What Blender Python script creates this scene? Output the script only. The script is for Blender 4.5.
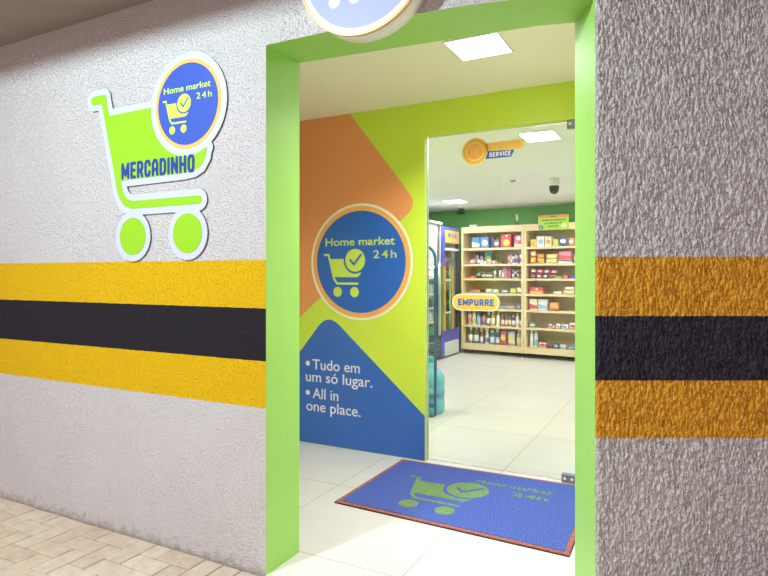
import bpy, bmesh, math, random
import numpy as np
from mathutils import Vector, Matrix, noise

for o in list(bpy.data.objects):
    bpy.data.objects.remove(o)
SC = bpy.context.scene
COL = SC.collection
random.seed(7)

# ---------------------------------------------------------------- camera
# world: x runs along the facade, y goes into the shop, z is up, origin at the foot of the doorway's near jamb
cam_d = bpy.data.cameras.new('camera')
cam = bpy.data.objects.new('camera', cam_d)
COL.objects.link(cam)
cam.location = (1.748, -2.163, 1.4)
cam.rotation_euler = (math.pi / 2, 0, math.atan2(.4634, .8865))
cam_d.sensor_width = 36
cam_d.lens = 588 / 768 * 36
cam_d.shift_y = -14 / 768
cam_d.clip_start = .05
SC.camera = cam

# ---------------------------------------------------------------- light
SC.view_settings.view_transform = 'Standard'
SC.view_settings.look = 'None'
SC.view_settings.gamma = 1
SC.view_settings.use_curve_mapping = False
SC.view_settings.exposure = 0.25

w = bpy.data.worlds.new('night_sky')
SC.world = w
w.use_nodes = True
w.node_tree.nodes['Background'].inputs[0].default_value = (.60, .455, .48, 1)
w.node_tree.nodes['Background'].inputs[1].default_value = 1.0

LAMP = Vector((-.87, -2.66, 3.3))
STREET_W = 112
PANEL_ENTRY = 6
ENTRY_W = 29
PANEL_SHOP = 92
ld = bpy.data.lights.new('street_light', 'AREA')
ld.shape = 'DISK'
ld.size = .34
ld.energy = STREET_W
ld.color = (.74, .95, 1)
lo = bpy.data.objects.new('street_light', ld)
COL.objects.link(lo)
lo.location = LAMP
lo.rotation_euler = (Vector((.2, .1, 1.2)) - LAMP).to_track_quat('-Z', 'Y').to_euler()

# ---------------------------------------------------------------- materials
def lin(c):
    return tuple((v / 255 / 12.92) if v / 255 <= .04045 else ((v / 255 + .055) / 1.055) ** 2.4 for v in c) + (1,)

def mat(name, rgb, rough=.5, metal=0, spec=.5, noise_amt=0, noise_scale=20, bump=0, bump_scale=80, bump_dist=.002, coat=0):
    m = bpy.data.materials.new(name)
    m.use_nodes = True
    nt = m.node_tree
    b = nt.nodes['Principled BSDF']
    c = lin(rgb)
    b.inputs['Base Color'].default_value = c
    b.inputs['Roughness'].default_value = rough
    b.inputs['Metallic'].default_value = metal
    b.inputs['Specular IOR Level'].default_value = spec
    b.inputs['Coat Weight'].default_value = coat
    tc = nt.nodes.new('ShaderNodeTexCoord')
    if noise_amt:
        n = nt.nodes.new('ShaderNodeTexNoise')
        n.inputs['Scale'].default_value = noise_scale
        n.inputs['Detail'].default_value = 4
        nt.links.new(tc.outputs['Object'], n.inputs['Vector'])
        mx = nt.nodes.new('ShaderNodeMix')
        mx.data_type = 'RGBA'
        mx.inputs[6].default_value = tuple(v * (1 - noise_amt) for v in c[:3]) + (1,)
        mx.inputs[7].default_value = tuple(min(1, v * (1 + noise_amt)) for v in c[:3]) + (1,)
        nt.links.new(n.outputs['Fac'], mx.inputs[0])
        nt.links.new(mx.outputs[2], b.inputs['Base Color'])
    if bump:
        n = nt.nodes.new('ShaderNodeTexNoise')
        n.inputs['Scale'].default_value = bump_scale
        n.inputs['Detail'].default_value = 3
        nt.links.new(tc.outputs['Object'], n.inputs['Vector'])
        bp = nt.nodes.new('ShaderNodeBump')
        bp.inputs['Strength'].default_value = bump
        bp.inputs['Distance'].default_value = bump_dist
        nt.links.new(n.outputs['Fac'], bp.inputs['Height'])
        nt.links.new(bp.outputs['Normal'], b.inputs['Normal'])
    return m

def pale(c, k=.22):  # whitens pack colours to stand in for haze and brightness behind the glass
    return tuple(v + (255 - v) * k for v in c)

def emit_mat(name, rgb, strength, base=None):
    m = bpy.data.materials.new(name)
    m.use_nodes = True
    b = m.node_tree.nodes['Principled BSDF']
    b.inputs['Base Color'].default_value = lin(base or rgb)
    b.inputs['Emission Color'].default_value = lin(rgb)
    b.inputs['Emission Strength'].default_value = strength
    return m

def glass_mat(name, tint=(1, 1, 1), rough=0.0, ior=1.45, refl=1.0):
    m = bpy.data.materials.new(name)
    m.use_nodes = True
    nt = m.node_tree
    nt.nodes.remove(nt.nodes['Principled BSDF'])
    out = nt.nodes['Material Output']
    tr = nt.nodes.new('ShaderNodeBsdfTransparent')
    tr.inputs[0].default_value = tuple(tint) + (1,)
    gl = nt.nodes.new('ShaderNodeBsdfGlossy')
    gl.inputs['Roughness'].default_value = rough
    fr = nt.nodes.new('ShaderNodeFresnel')
    fr.inputs['IOR'].default_value = ior
    ml = nt.nodes.new('ShaderNodeMath')
    ml.operation = 'MULTIPLY'
    ml.inputs[1].default_value = refl
    mx = nt.nodes.new('ShaderNodeMixShader')
    nt.links.new(fr.outputs[0], ml.inputs[0])
    nt.links.new(ml.outputs[0], mx.inputs[0])
    nt.links.new(tr.outputs[0], mx.inputs[1])
    nt.links.new(gl.outputs[0], mx.inputs[2])
    nt.links.new(mx.outputs[0], out.inputs['Surface'])
    return m

def stucco_mat(name, white, yellow, dark, kind):
    """Painted stucco with two yellow bands and a black one between them, set by height."""
    m = bpy.data.materials.new(name)
    m.use_nodes = True
    nt = m.node_tree
    L = nt.links.new
    N = nt.nodes.new
    b = nt.nodes['Principled BSDF']
    b.inputs['Roughness'].default_value = .75 if kind == 'fine' else .5
    b.inputs['Specular IOR Level'].default_value = .15 if kind == 'fine' else .35
    geo = N('ShaderNodeNewGeometry')
    sep = N('ShaderNodeSeparateXYZ')
    L(geo.outputs['Position'], sep.inputs[0])
    wob = N('ShaderNodeTexNoise')
    wob.inputs['Scale'].default_value = 60 if kind == 'fine' else 90
    L(geo.outputs['Position'], wob.inputs['Vector'])
    wm = N('ShaderNodeMath'); wm.operation = 'MULTIPLY_ADD'
    wm.inputs[1].default_value = .006
    L(wob.outputs['Fac'], wm.inputs[0])
    L(sep.outputs['Z'], wm.inputs[2])
    col = None
    def mixc(fac, a, bcol):
        x = N('ShaderNodeMix'); x.data_type = 'RGBA'
        L(fac, x.inputs[0])
        for s, v in ((6, a), (7, bcol)):
            if isinstance(v, tuple):
                x.inputs[s].default_value = v
            else:
                L(v, x.inputs[s])
        return x.outputs[2]
    # gentle tone variation of the paint
    big = N('ShaderNodeTexNoise'); big.inputs['Scale'].default_value = 2.2; big.inputs['Detail'].default_value = 5
    L(geo.outputs['Position'], big.inputs['Vector'])
    wl = lin(white)
    base = mixc(big.outputs['Fac'], tuple(v * .93 for v in wl[:3]) + (1,), tuple(min(1, v * 1.05) for v in wl[:3]) + (1,))
    prev = base
    for z, c in ((.778, lin(yellow)), (.997, lin(dark)), (1.243, lin(yellow)), (1.469, base)):
        g = N('ShaderNodeMath'); g.operation = 'GREATER_THAN'
        g.inputs[1].default_value = z
        L(wm.outputs[0], g.inputs[0])
        prev = mixc(g.outputs[0], prev, c)
    if kind == 'fine':
        # brown splash dirt along the foot of the wall
        dn = N('ShaderNodeTexNoise'); dn.inputs['Scale'].default_value = 22; dn.inputs['Detail'].default_value = 6
        L(geo.outputs['Position'], dn.inputs['Vector'])
        a = N('ShaderNodeMath'); a.operation = 'MULTIPLY_ADD'
        a.inputs[1].default_value = -.26; a.inputs[2].default_value = .158
        L(dn.outputs['Fac'], a.inputs[0])
        s = N('ShaderNodeMath'); s.operation = 'SUBTRACT'
        L(a.outputs[0], s.inputs[0]); L(sep.outputs['Z'], s.inputs[1])
        mr = N('ShaderNodeMapRange')
        mr.inputs['From Min'].default_value = -.02; mr.inputs['From Max'].default_value = .04
        mr.inputs['To Max'].default_value = .5
        L(s.outputs[0], mr.inputs['Value'])
        prev = mixc(mr.outputs[0], prev, lin((190, 164, 136)))
    L(prev, b.inputs['Base Color'])
    if kind == 'fine':
        n1 = N('ShaderNodeTexNoise'); n1.inputs['Scale'].default_value = 130; n1.inputs['Detail'].default_value = 3
        n1.inputs['Roughness'].default_value = .6
        L(geo.outputs['Position'], n1.inputs['Vector'])
        v = N('ShaderNodeTexNoise'); v.inputs['Scale'].default_value = 125; v.inputs['Detail'].default_value = 1
        L(geo.outputs['Position'], v.inputs['Vector'])
        # small pits
        pit = N('ShaderNodeMapRange')
        pit.inputs['From Min'].default_value = .33; pit.inputs['From Max'].default_value = .40
        L(v.outputs['Fac'], pit.inputs['Value'])
        add = N('ShaderNodeMath'); add.operation = 'MULTIPLY_ADD'; add.inputs[1].default_value = 1.0
        L(pit.outputs[0], add.inputs[0]); L(n1.outputs['Fac'], add.inputs[2])
        bp = N('ShaderNodeBump'); bp.inputs['Strength'].default_value = 1; bp.inputs['Distance'].default_value = .018
        L(add.outputs[0], bp.inputs['Height'])
        L(bp.outputs['Normal'], b.inputs['Normal'])
    else:
        mp = N('ShaderNodeMapping'); mp.vector_type = 'POINT'
        mp.inputs['Rotation'].default_value = (0, 0, -math.atan2(.4634, .8865))
        mp.inputs['Scale'].default_value = (1, 1, .38)
        L(geo.outputs['Position'], mp.inputs[0])
        n1 = N('ShaderNodeTexNoise'); n1.inputs['Scale'].default_value = 120; n1.inputs['Detail'].default_value = 2; n1.inputs['Distortion'].default_value = .6
        L(mp.outputs[0], n1.inputs['Vector'])
        bp = N('ShaderNodeBump'); bp.inputs['Strength'].default_value = 1; bp.inputs['Distance'].default_value = .022
        L(n1.outputs['Fac'], bp.inputs['Height'])
        L(bp.outputs['Normal'], b.inputs['Normal'])
    return m

def floor_mat():
    m = bpy.data.materials.new('porcelain_tile')
    m.use_nodes = True
    nt = m.node_tree; L = nt.links.new; N = nt.nodes.new
    b = nt.nodes['Principled BSDF']
    geo = N('ShaderNodeNewGeometry')
    sep = N('ShaderNodeSeparateXYZ'); L(geo.outputs['Position'], sep.inputs[0])
    masks = []
    for ax, off in (('X', .563), ('Y', .268)):
        a = N('ShaderNodeMath'); a.operation = 'SUBTRACT'; a.inputs[1].default_value = off - 886 * .01 - .443
        L(sep.outputs[ax], a.inputs[0])
        mo = N('ShaderNodeMath'); mo.operation = 'FLOORED_MODULO'; mo.inputs[1].default_value = .886
        L(a.outputs[0], mo.inputs[0])
        d = N('ShaderNodeMath'); d.operation = 'SUBTRACT'; d.inputs[1].default_value = .443
        L(mo.outputs[0], d.inputs[0])
        ab = N('ShaderNodeMath'); ab.operation = 'ABSOLUTE'; L(d.outputs[0], ab.inputs[0])
        lt = N('ShaderNodeMath'); lt.operation = 'LESS_THAN'; lt.inputs[1].default_value = .0016
        L(ab.outputs[0], lt.inputs[0])
        masks.append(lt.outputs[0])
    mxm = N('ShaderNodeMath'); mxm.operation = 'MAXIMUM'
    L(masks[0], mxm.inputs[0]); L(masks[1], mxm.inputs[1])
    n = N('ShaderNodeTexNoise'); n.inputs['Scale'].default_value = 1.6; n.inputs['Detail'].default_value = 5
    mp = N('ShaderNodeMapping'); mp.inputs['Scale'].default_value = (1, 3, 1)
    L(geo.outputs['Position'], mp.inputs[0]); L(mp.outputs[0], n.inputs['Vector'])
    c = N('ShaderNodeMix'); c.data_type = 'RGBA'
    c.inputs[6].default_value = lin((214, 211, 202)); c.inputs[7].default_value = lin((228, 225, 217))
    L(n.outputs['Fac'], c.inputs[0])
    c2 = N('ShaderNodeMix'); c2.data_type = 'RGBA'
    c2.inputs[7].default_value = lin((120, 112, 92))
    L(c.outputs[2], c2.inputs[6]); L(mxm.outputs[0], c2.inputs[0])
    L(c2.outputs[2], b.inputs['Base Color'])
    b.inputs['Roughness'].default_value = .30
    b.inputs['Specular IOR Level'].default_value = .35
    return m

def paver_mat():
    m = bpy.data.materials.new('concrete_paver')
    m.use_nodes = True
    nt = m.node_tree; L = nt.links.new; N = nt.nodes.new
    b = nt.nodes['Principled BSDF']
    geo = N('ShaderNodeNewGeometry')
    r = N('ShaderNodeValToRGB')
    r.color_ramp.elements[0].color = lin((214, 192, 166)); r.color_ramp.elements[1].color = lin((230, 214, 192))
    L(geo.outputs['Random Per Island'], r.inputs[0])
    n = N('ShaderNodeTexNoise'); n.inputs['Scale'].default_value = 14; n.inputs['Detail'].default_value = 7; n.inputs['Roughness'].default_value = .7
    L(geo.outputs['Position'], n.inputs['Vector'])
    mr = N('ShaderNodeMapRange'); mr.inputs['From Min'].default_value = .3; mr.inputs['From Max'].default_value = .7
    mr.inputs['To Min'].default_value = .78; mr.inputs['To Max'].default_value = 1.1
    L(n.outputs['Fac'], mr.inputs['Value'])
    mu = N('ShaderNodeMix'); mu.data_type = 'RGBA'; mu.blend_type = 'MULTIPLY'; mu.inputs[0].default_value = 1
    L(r.outputs[0], mu.inputs[6]); L(mr.outputs[0], mu.inputs[7])
    L(mu.outputs[2], b.inputs['Base Color'])
    b.inputs['Roughness'].default_value = .85
    n2 = N('ShaderNodeTexNoise'); n2.inputs['Scale'].default_value = 160; n2.inputs['Detail'].default_value = 4
    L(geo.outputs['Position'], n2.inputs['Vector'])
    bp = N('ShaderNodeBump'); bp.inputs['Strength'].default_value = .4; bp.inputs['Distance'].default_value = .003
    L(n2.outputs['Fac'], bp.inputs['Height']); L(bp.outputs['Normal'], b.inputs['Normal'])
    return m

def carpet_mat(name, a, bcol):
    m = bpy.data.materials.new(name)
    m.use_nodes = True
    nt = m.node_tree; L = nt.links.new; N = nt.nodes.new
    b = nt.nodes['Principled BSDF']
    geo = N('ShaderNodeNewGeometry')
    n = N('ShaderNodeTexNoise'); n.inputs['Scale'].default_value = 150; n.inputs['Detail'].default_value = 2
    L(geo.outputs['Position'], n.inputs['Vector'])
    mr = N('ShaderNodeMapRange'); mr.inputs['From Min'].default_value = .35; mr.inputs['From Max'].default_value = .65
    L(n.outputs['Fac'], mr.inputs['Value'])
    c = N('ShaderNodeMix'); c.data_type = 'RGBA'
    c.inputs[6].default_value = lin(a); c.inputs[7].default_value = lin(bcol)
    L(mr.outputs[0], c.inputs[0]); L(c.outputs[2], b.inputs['Base Color'])
    b.inputs['Roughness'].default_value = .95
    b.inputs['Specular IOR Level'].default_value = .1
    bp = N('ShaderNodeBump'); bp.inputs['Strength'].default_value = .8; bp.inputs['Distance'].default_value = .004
    L(n.outputs['Fac'], bp.inputs['Height']); L(bp.outputs['Normal'], b.inputs['Normal'])
    return m

def wood_mat():
    m = bpy.data.materials.new('pale_wood')
    m.use_nodes = True
    nt = m.node_tree; L = nt.links.new; N = nt.nodes.new
    b = nt.nodes['Principled BSDF']
    tc = N('ShaderNodeTexCoord')
    mp = N('ShaderNodeMapping'); mp.inputs['Scale'].default_value = (2, 20, 30)
    L(tc.outputs['Object'], mp.inputs[0])
    n = N('ShaderNodeTexNoise'); n.inputs['Scale'].default_value = 2; n.inputs['Detail'].default_value = 5
    L(mp.outputs[0], n.inputs['Vector'])
    c = N('ShaderNodeMix'); c.data_type = 'RGBA'
    c.inputs[6].default_value = lin((226, 200, 152)); c.inputs[7].default_value = lin((238, 220, 180))
    L(n.outputs['Fac'], c.inputs[0]); L(c.outputs[2], b.inputs['Base Color'])
    b.inputs['Roughness'].default_value = .45
    return m

# ---------------------------------------------------------------- geometry helpers
def box(bm, x0, x1, y0, y1, z0, z1, bev=0, mi=0):
    vs = [bm.verts.new((x, y, z)) for x in (x0, x1) for y in (y0, y1) for z in (z0, z1)]
    fs = []
    for q in ((0, 1, 3, 2), (4, 6, 7, 5), (0, 4, 5, 1), (2, 3, 7, 6), (0, 2, 6, 4), (1, 5, 7, 3)):
        f = bm.faces.new([vs[i] for i in q]); f.material_index = mi; fs.append(f)
    if bev:
        es = list({e for f in fs for e in f.edges})
        bmesh.ops.bevel(bm, geom=es, offset=bev, segments=2, affect='EDGES', profile=.5)
    return fs

def lathe(bm, prof, cx=0, cy=0, seg=24, mi=0, sx=1, sy=1):
    rings = []
    for r, z in prof:
        if r < 1e-6:
            rings.append([bm.verts.new((cx, cy, z))])
        else:
            rings.append([bm.verts.new((cx + sx * r * math.cos(2 * math.pi * k / seg), cy + sy * r * math.sin(2 * math.pi * k / seg), z)) for k in range(seg)])
    for a, b in zip(rings, rings[1:]):
        for k in range(seg):
            k2 = (k + 1) % seg
            if len(a) == 1 and len(b) == 1:
                continue
            if len(a) == 1:
                f = bm.faces.new((a[0], b[k2], b[k]))
            elif len(b) == 1:
                f = bm.faces.new((a[k], a[k2], b[0]))
            else:
                f = bm.faces.new((a[k], a[k2], b[k2], b[k]))
            f.smooth = True; f.material_index = mi
    for r_, flip in ((rings[0], True), (rings[-1], False)):
        if len(r_) > 1:
            f = bm.faces.new(r_[::-1] if flip else r_); f.material_index = mi

def tube(bm, pts, r, seg=12):
    pts = [Vector(p) for p in pts]
    rings = []
    up = Vector((0, 0, 1))
    for i, p in enumerate(pts):
        t = (pts[min(i + 1, len(pts) - 1)] - pts[max(i - 1, 0)]).normalized()
        ref = Vector((0, 1, 0)) if abs(t.y) < .9 else Vector((1, 0, 0))
        a = t.cross(ref).normalized(); b = t.cross(a).normalized()
        rings.append([bm.verts.new(p + r * (a * math.cos(2 * math.pi * k / seg) + b * math.sin(2 * math.pi * k / seg))) for k in range(seg)])
    for A, B in zip(rings, rings[1:]):
        for k in range(seg):
            f = bm.faces.new((A[k], A[(k + 1) % seg], B[(k + 1) % seg], B[k])); f.smooth = True
    bm.faces.new(rings[0][::-1]); bm.faces.new(rings[-1])

def prism(bm, loops, y0, y1):
    """Outline loops in x,z (holes allowed) made solid between y0 (front) and y1 (back)."""
    tmp = bmesh.new()
    es = []
    for lp in loops:
        vs = [tmp.verts.new((p[0], y0, p[1])) for p in lp]
        es += [tmp.edges.new((vs[i], vs[(i + 1) % len(vs)])) for i in range(len(vs))]
    bmesh.ops.triangle_fill(tmp, use_beauty=True, use_dissolve=False, edges=es, normal=(0, -1, 0))
    if abs(y1 - y0) > 1e-7:
        g = bmesh.ops.extrude_face_region(tmp, geom=list(tmp.faces))
        for v in g['geom']:
            if isinstance(v, bmesh.types.BMVert):
                v.co.y = y1
        bmesh.ops.recalc_face_normals(tmp, faces=list(tmp.faces))
    me = bpy.data.meshes.new('t'); tmp.to_mesh(me); tmp.free()
    bm.from_mesh(me); bpy.data.meshes.remove(me)

def hprism(bm, pts, z0, z1):
    """Plan outline in x,y made solid between two heights."""
    a = [bm.verts.new((p[0], p[1], z0)) for p in pts]; b = [bm.verts.new((p[0], p[1], z1)) for p in pts]
    bm.faces.new(a[::-1]); bm.faces.new(b)
    n = len(pts); side = []
    for i in range(n):
        side.append(bm.faces.new((a[i], a[(i + 1) % n], b[(i + 1) % n], b[i])))
    return side

def obj(name, bm, m, parent=None, loc=(0, 0, 0), rotz=0, recalc=True):
    me = bpy.data.meshes.new(name)
    if recalc:
        bmesh.ops.recalc_face_normals(bm, faces=list(bm.faces))
    bm.to_mesh(me); bm.free()
    for x in (m if isinstance(m, (list, tuple)) else [m]):
        me.materials.append(x)
    o = bpy.data.objects.new(name, me)
    COL.objects.link(o)
    o.location = loc; o.rotation_euler = (0, 0, rotz)
    if parent:
        o.parent = parent
    return o

def thing(name, label, cat, loc=(0, 0, 0), rotz=0, group=None):
    o = bpy.data.objects.new(name, None)
    COL.objects.link(o)
    o.location = loc; o.rotation_euler = (0, 0, rotz); o.empty_display_size = .05
    o['label'] = label; o['category'] = cat
    if group:
        o['group'] = group
    return o

def struct(name, bm, m, **k):
    o = obj(name, bm, m, **k)
    o['kind'] = 'structure'
    return o

def bx(*a, **k):
    bm = bmesh.new(); box(bm, *a, **k); return bm

def text_mesh(name, body, m, parent, loc, size, width=None, cap=None, bold=0, rot=(math.pi / 2, 0, 0), spacing=1, align='LEFT', depth=.0008, shear=0):
    cu = bpy.data.curves.new(name, 'FONT')
    cu.body = body; cu.size = size; cu.offset = bold * size; cu.extrude = depth; cu.space_character = spacing
    cu.resolution_u = 4; cu.shear = shear; cu.align_x = 'LEFT'
    t = bpy.data.objects.new(name + '_t', cu)
    COL.objects.link(t)
    dg = bpy.context.evaluated_depsgraph_get(); dg.update()
    me = bpy.data.meshes.new_from_object(t.evaluated_get(dg))
    bpy.data.objects.remove(t)
    xs = [v.co.x for v in me.vertices]; x0 = min(xs); wd = max(xs) - x0
    sx = (width / wd) if width else 1
    for v in me.vertices:
        v.co.x = (v.co.x - x0) * sx
        if align == 'CENTER':
            v.co.x -= wd * sx / 2
    if cap:
        k = cap / cap_height(size, bold)
        for v in me.vertices:
            v.co.y *= k
    me.materials.clear(); me.materials.append(m); me.name = name
    o = bpy.data.objects.new(name, me); COL.objects.link(o)
    o.location = loc; o.rotation_euler = rot; o.parent = parent
    return o

def cap_height(size, bold):
    return .715 * size

def text_words(name, body, m, parent, loc, size, width, cap=None, bold=0, rot=(math.pi / 2, 0, 0), spacing=1):
    """A line of lettering, one mesh per word, spaced as the whole line would be."""
    def extent(s):
        cu = bpy.data.curves.new('m', 'FONT'); cu.body = s; cu.size = size; cu.offset = bold * size; cu.space_character = spacing
        t = bpy.data.objects.new('m', cu); COL.objects.link(t)
        dg = bpy.context.evaluated_depsgraph_get(); dg.update()
        me = bpy.data.meshes.new_from_object(t.evaluated_get(dg)); bpy.data.objects.remove(t)
        xs = [v.co.x for v in me.vertices]; bpy.data.meshes.remove(me)
        return min(xs), max(xs)
    a, b = extent(body); k = width / (b - a)
    words = body.split(' ')
    for i, w_ in enumerate(words):
        p1 = extent(' '.join(words[:i + 1]))[1]; wa, wb = extent(w_)
        off = (p1 - (wb - wa) - a) * k
        d = Vector((off, 0, 0)); d.rotate(Matrix.Rotation(0, 3, 'X'))
        text_mesh(name, w_, m, parent, Vector(loc) + d, size, (wb - wa) * k, cap=cap, bold=bold, rot=rot, spacing=spacing)

STROKES = {
    'A': (.95, [(0, 0, 0, .75), (0, .75, .25, 1), (.25, 1, .7, 1), (.7, 1, .95, .75), (.95, .75, .95, 0), (0, .36, .95, .36)]),
    'C': (.9, [(.9, .72, .9, .85), (.9, .85, .72, 1), (.72, 1, .2, 1), (.2, 1, 0, .82), (0, .82, 0, .18), (0, .18, .2, 0), (.2, 0, .72, 0), (.72, 0, .9, .15), (.9, .15, .9, .26)]),
    'D': (.95, [(0, 0, 0, 1), (0, 1, .65, 1), (.65, 1, .95, .8), (.95, .8, .95, .2), (.95, .2, .65, 0), (.65, 0, 0, 0)]),
    'E': (.78, [(0, 0, 0, 1), (0, 1, .78, 1), (0, .5, .68, .5), (0, 0, .78, 0)]),
    'H': (.95, [(0, 0, 0, 1), (.95, 0, .95, 1), (0, .5, .95, .5)]),
    'I': (0, [(0, 0, 0, 1)]),
    'M': (1.36, [(0, 0, 0, 1), (0, 1, .68, .2), (.68, .2, 1.36, 1), (1.36, 1, 1.36, 0)]),
    'N': (1.0, [(0, 0, 0, 1), (0, 1, 1.0, 0), (1.0, 0, 1.0, 1)]),
    'O': (.95, [(0, .2, 0, .8), (0, .8, .2, 1), (.2, 1, .75, 1), (.75, 1, .95, .8), (.95, .8, .95, .2), (.95, .2, .75, 0), (.75, 0, .2, 0), (.2, 0, 0, .2)]),
    'P': (.9, [(0, 0, 0, 1), (0, 1, .7, 1), (.7, 1, .9, .85), (.9, .85, .9, .58), (.9, .58, .7, .43), (.7, .43, 0, .43)]),
    'R': (.92, [(0, 0, 0, 1), (0, 1, .7, 1), (.7, 1, .92, .85), (.92, .85, .92, .6), (.92, .6, .7, .45), (.7, .45, 0, .45), (.5, .45, .92, 0)]),
    'S': (.88, [(.88, .78, .70, 1), (.70, 1, .18, 1), (.18, 1, 0, .84), (0, .84, 0, .66), (0, .66, .18, .52), (.18, .52, .70, .48), (.70, .48, .88, .34), (.88, .34, .88, .16), (.88, .16, .70, 0), (.70, 0, .18, 0), (.18, 0, 0, .2)]),
    'T': (.9, [(0, 1, .9, 1), (.45, 1, .45, 0)]),
    'U': (.95, [(0, 1, 0, .2), (0, .2, .22, 0), (.22, 0, .73, 0), (.73, 0, .95, .2), (.95, .2, .95, 1)]),
    'V': (1.0, [(0, 1, .5, 0), (.5, 0, 1.0, 1)]),
}
def block_letters(name, body, m, parent, origin, width, height, weight, y0, y1, aspect=.60, gap=.46, shear=0):
    """Bold block capitals built stroke by stroke between the faces y0 and y1; width and height are the outer size."""
    adv = []
    x = 0
    for ch in body:
        adv.append(x); x += STROKES[ch][0] * aspect + gap
    tot = x - gap
    sx = (width - weight) / tot; sz = height - weight; r = weight / 2
    segs = []
    for ch, x0 in zip(body, adv):
        for a, b, c, d in STROKES[ch][1]:
            f = lambda u, v: ((x0 + u * aspect) * sx + r + shear * v * sz, v * sz + r)
            segs.append((f(a, b), f(c, d)))
    def fn(X, Z):
        dd = np.full(X.shape, 1e9)
        for p, q in segs:
            dd = np.minimum(dd, sd_cap(X, Z, p, q, r))
        return dd
    res = max(weight / 9, .0009)
    lps = outline(fn, -3 * res, width + shear * height + 3 * res, -3 * res, height + 3 * res, res, res * .12)
    bm = bmesh.new(); prism(bm, [[(px + origin[0], pz + origin[1]) for px, pz in lp] for lp in lps], y0, y1)
    return obj(name, bm, m, parent)

# ---- signed distance outlines for the cut-out lettering signs
def sd_cap(X, Z, a, b, r):
    ax, az = a; bx_, bz = b
    px, pz = X - ax, Z - az; dx, dz = bx_ - ax, bz - az
    h = np.clip((px * dx + pz * dz) / (dx * dx + dz * dz + 1e-12), 0, 1)
    return np.hypot(px - h * dx, pz - h * dz) - r

def sd_circ(X, Z, c, r):
    return np.hypot(X - c[0], Z - c[1]) - r

def sd_poly(X, Z, P):
    d = np.full(X.shape, 1e9); inside = np.zeros(X.shape, bool)
    n = len(P)
    for i in range(n):
        a, b = P[i], P[(i + 1) % n]
        d = np.minimum(d, sd_cap(X, Z, a, b, 0))
        c = ((a[1] > Z) != (b[1] > Z)) & (X < (b[0] - a[0]) * (Z - a[1]) / ((b[1] - a[1]) or 1e-12) + a[0])
        inside ^= c
    return np.where(inside, -d, d)

def simplify(P, tol):
    P = list(P)
    def rdp(a):
        if len(a) < 3:
            return a
        s, e = np.array(a[0]), np.array(a[-1]); v = e - s; L = np.hypot(*v)
        A = np.array(a)
        dd = np.abs(v[0] * (A[:, 1] - s[1]) - v[1] * (A[:, 0] - s[0])) / L if L > 1e-12 else np.hypot(A[:, 0] - s[0], A[:, 1] - s[1])
        i = int(dd.argmax())
        if dd[i] < tol:
            return [a[0], a[-1]]
        return rdp(a[:i + 1])[:-1] + rdp(a[i:])
    h = len(P) // 2
    return rdp(P[:h + 1])[:-1] + rdp(P[h:] + [P[0]])[:-1]

def outline(fn, x0, x1, z0, z1, res, tol=None):
    nx = int((x1 - x0) / res) + 2; nz = int((z1 - z0) / res) + 2
    xs = x0 + np.arange(nx) * res; zs = z0 + np.arange(nz) * res
    X, Z = np.meshgrid(xs, zs, indexing='ij')
    F = fn(X, Z)
    F = np.where(np.abs(F) < 1e-9, 1e-9, F)
    nxt = {}
    def pt(k):
        d, i, j = k
        if d == 0:
            t = F[i, j] / (F[i, j] - F[i + 1, j]); return (xs[i] + t * res, zs[j])
        t = F[i, j] / (F[i, j] - F[i, j + 1]); return (xs[i], zs[j] + t * res)
    S = F < 0
    for i in range(nx - 1):
        for j in range(nz - 1):
            c = S[i, j] + 2 * S[i + 1, j] + 4 * S[i + 1, j + 1] + 8 * S[i, j + 1]
            if c in (0, 15):
                continue
            B, R, T, Lf = (0, i, j), (1, i + 1, j), (0, i, j + 1), (1, i, j)
            for a, b in {1: [(Lf, B)], 2: [(B, R)], 3: [(Lf, R)], 4: [(R, T)], 5: [(Lf, B), (R, T)], 6: [(B, T)], 7: [(Lf, T)], 8: [(T, Lf)],
                         9: [(T, B)], 10: [(B, R), (T, Lf)], 11: [(T, R)], 12: [(R, Lf)], 13: [(R, B)], 14: [(B, Lf)]}[int(c)]:
                nxt[a] = b
    loops = []
    while nxt:
        s = next(iter(nxt)); k = s; lp = []
        while k in nxt:
            lp.append(pt(k)); k = nxt.pop(k)
        if len(lp) > 5:
            loops.append(simplify(lp, tol or res * .08))
    return loops

def circ_pts(c, r, n=64):
    return [(c[0] + r * math.cos(2 * math.pi * k / n), c[1] + r * math.sin(2 * math.pi * k / n)) for k in range(n)]

# the cart emblem in units of the disc radius, centre of the disc = (0, 0)
def sd_logo_cart(X, Z):
    d = sd_cap(X, Z, (-.83, .155), (-.735, .155), .02)
    d = np.minimum(d, sd_cap(X, Z, (-.735, .155), (-.60, -.33), .022))
    d = np.minimum(d, sd_cap(X, Z, (-.60, -.33), (-.53, -.42), .022))
    d = np.minimum(d, sd_cap(X, Z, (-.53, -.42), (-.06, -.42), .022))
    bask = sd_poly(X, Z, [(-.695, .06), (-.1, .06), (.02, -.17), (-.02, -.25), (-.08, -.28), (-.60, -.28)]) - .012
    bask = np.maximum(bask, -sd_circ(X, Z, (-.115, .04), .265))
    d = np.minimum(d, bask)
    for wx in (-.52, -.13):
        d = np.minimum(d, sd_circ(X, Z, (wx, -.585), .10))
    disc = sd_circ(X, Z, (-.115, .04), .225)
    chk = np.minimum(sd_cap(X, Z, (-.225, .045), (-.145, -.045), .022), sd_cap(X, Z, (-.145, -.045), (.015, .15), .022))
    return np.minimum(d, np.maximum(disc, -chk))
LOGO = outline(sd_logo_cart, -.95, .25, -.75, .32, .0085, .0012)

def logo_loops(c, R):
    return [[(c[0] + R * x, c[1] + R * z) for x, z in lp] for lp in LOGO]

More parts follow.
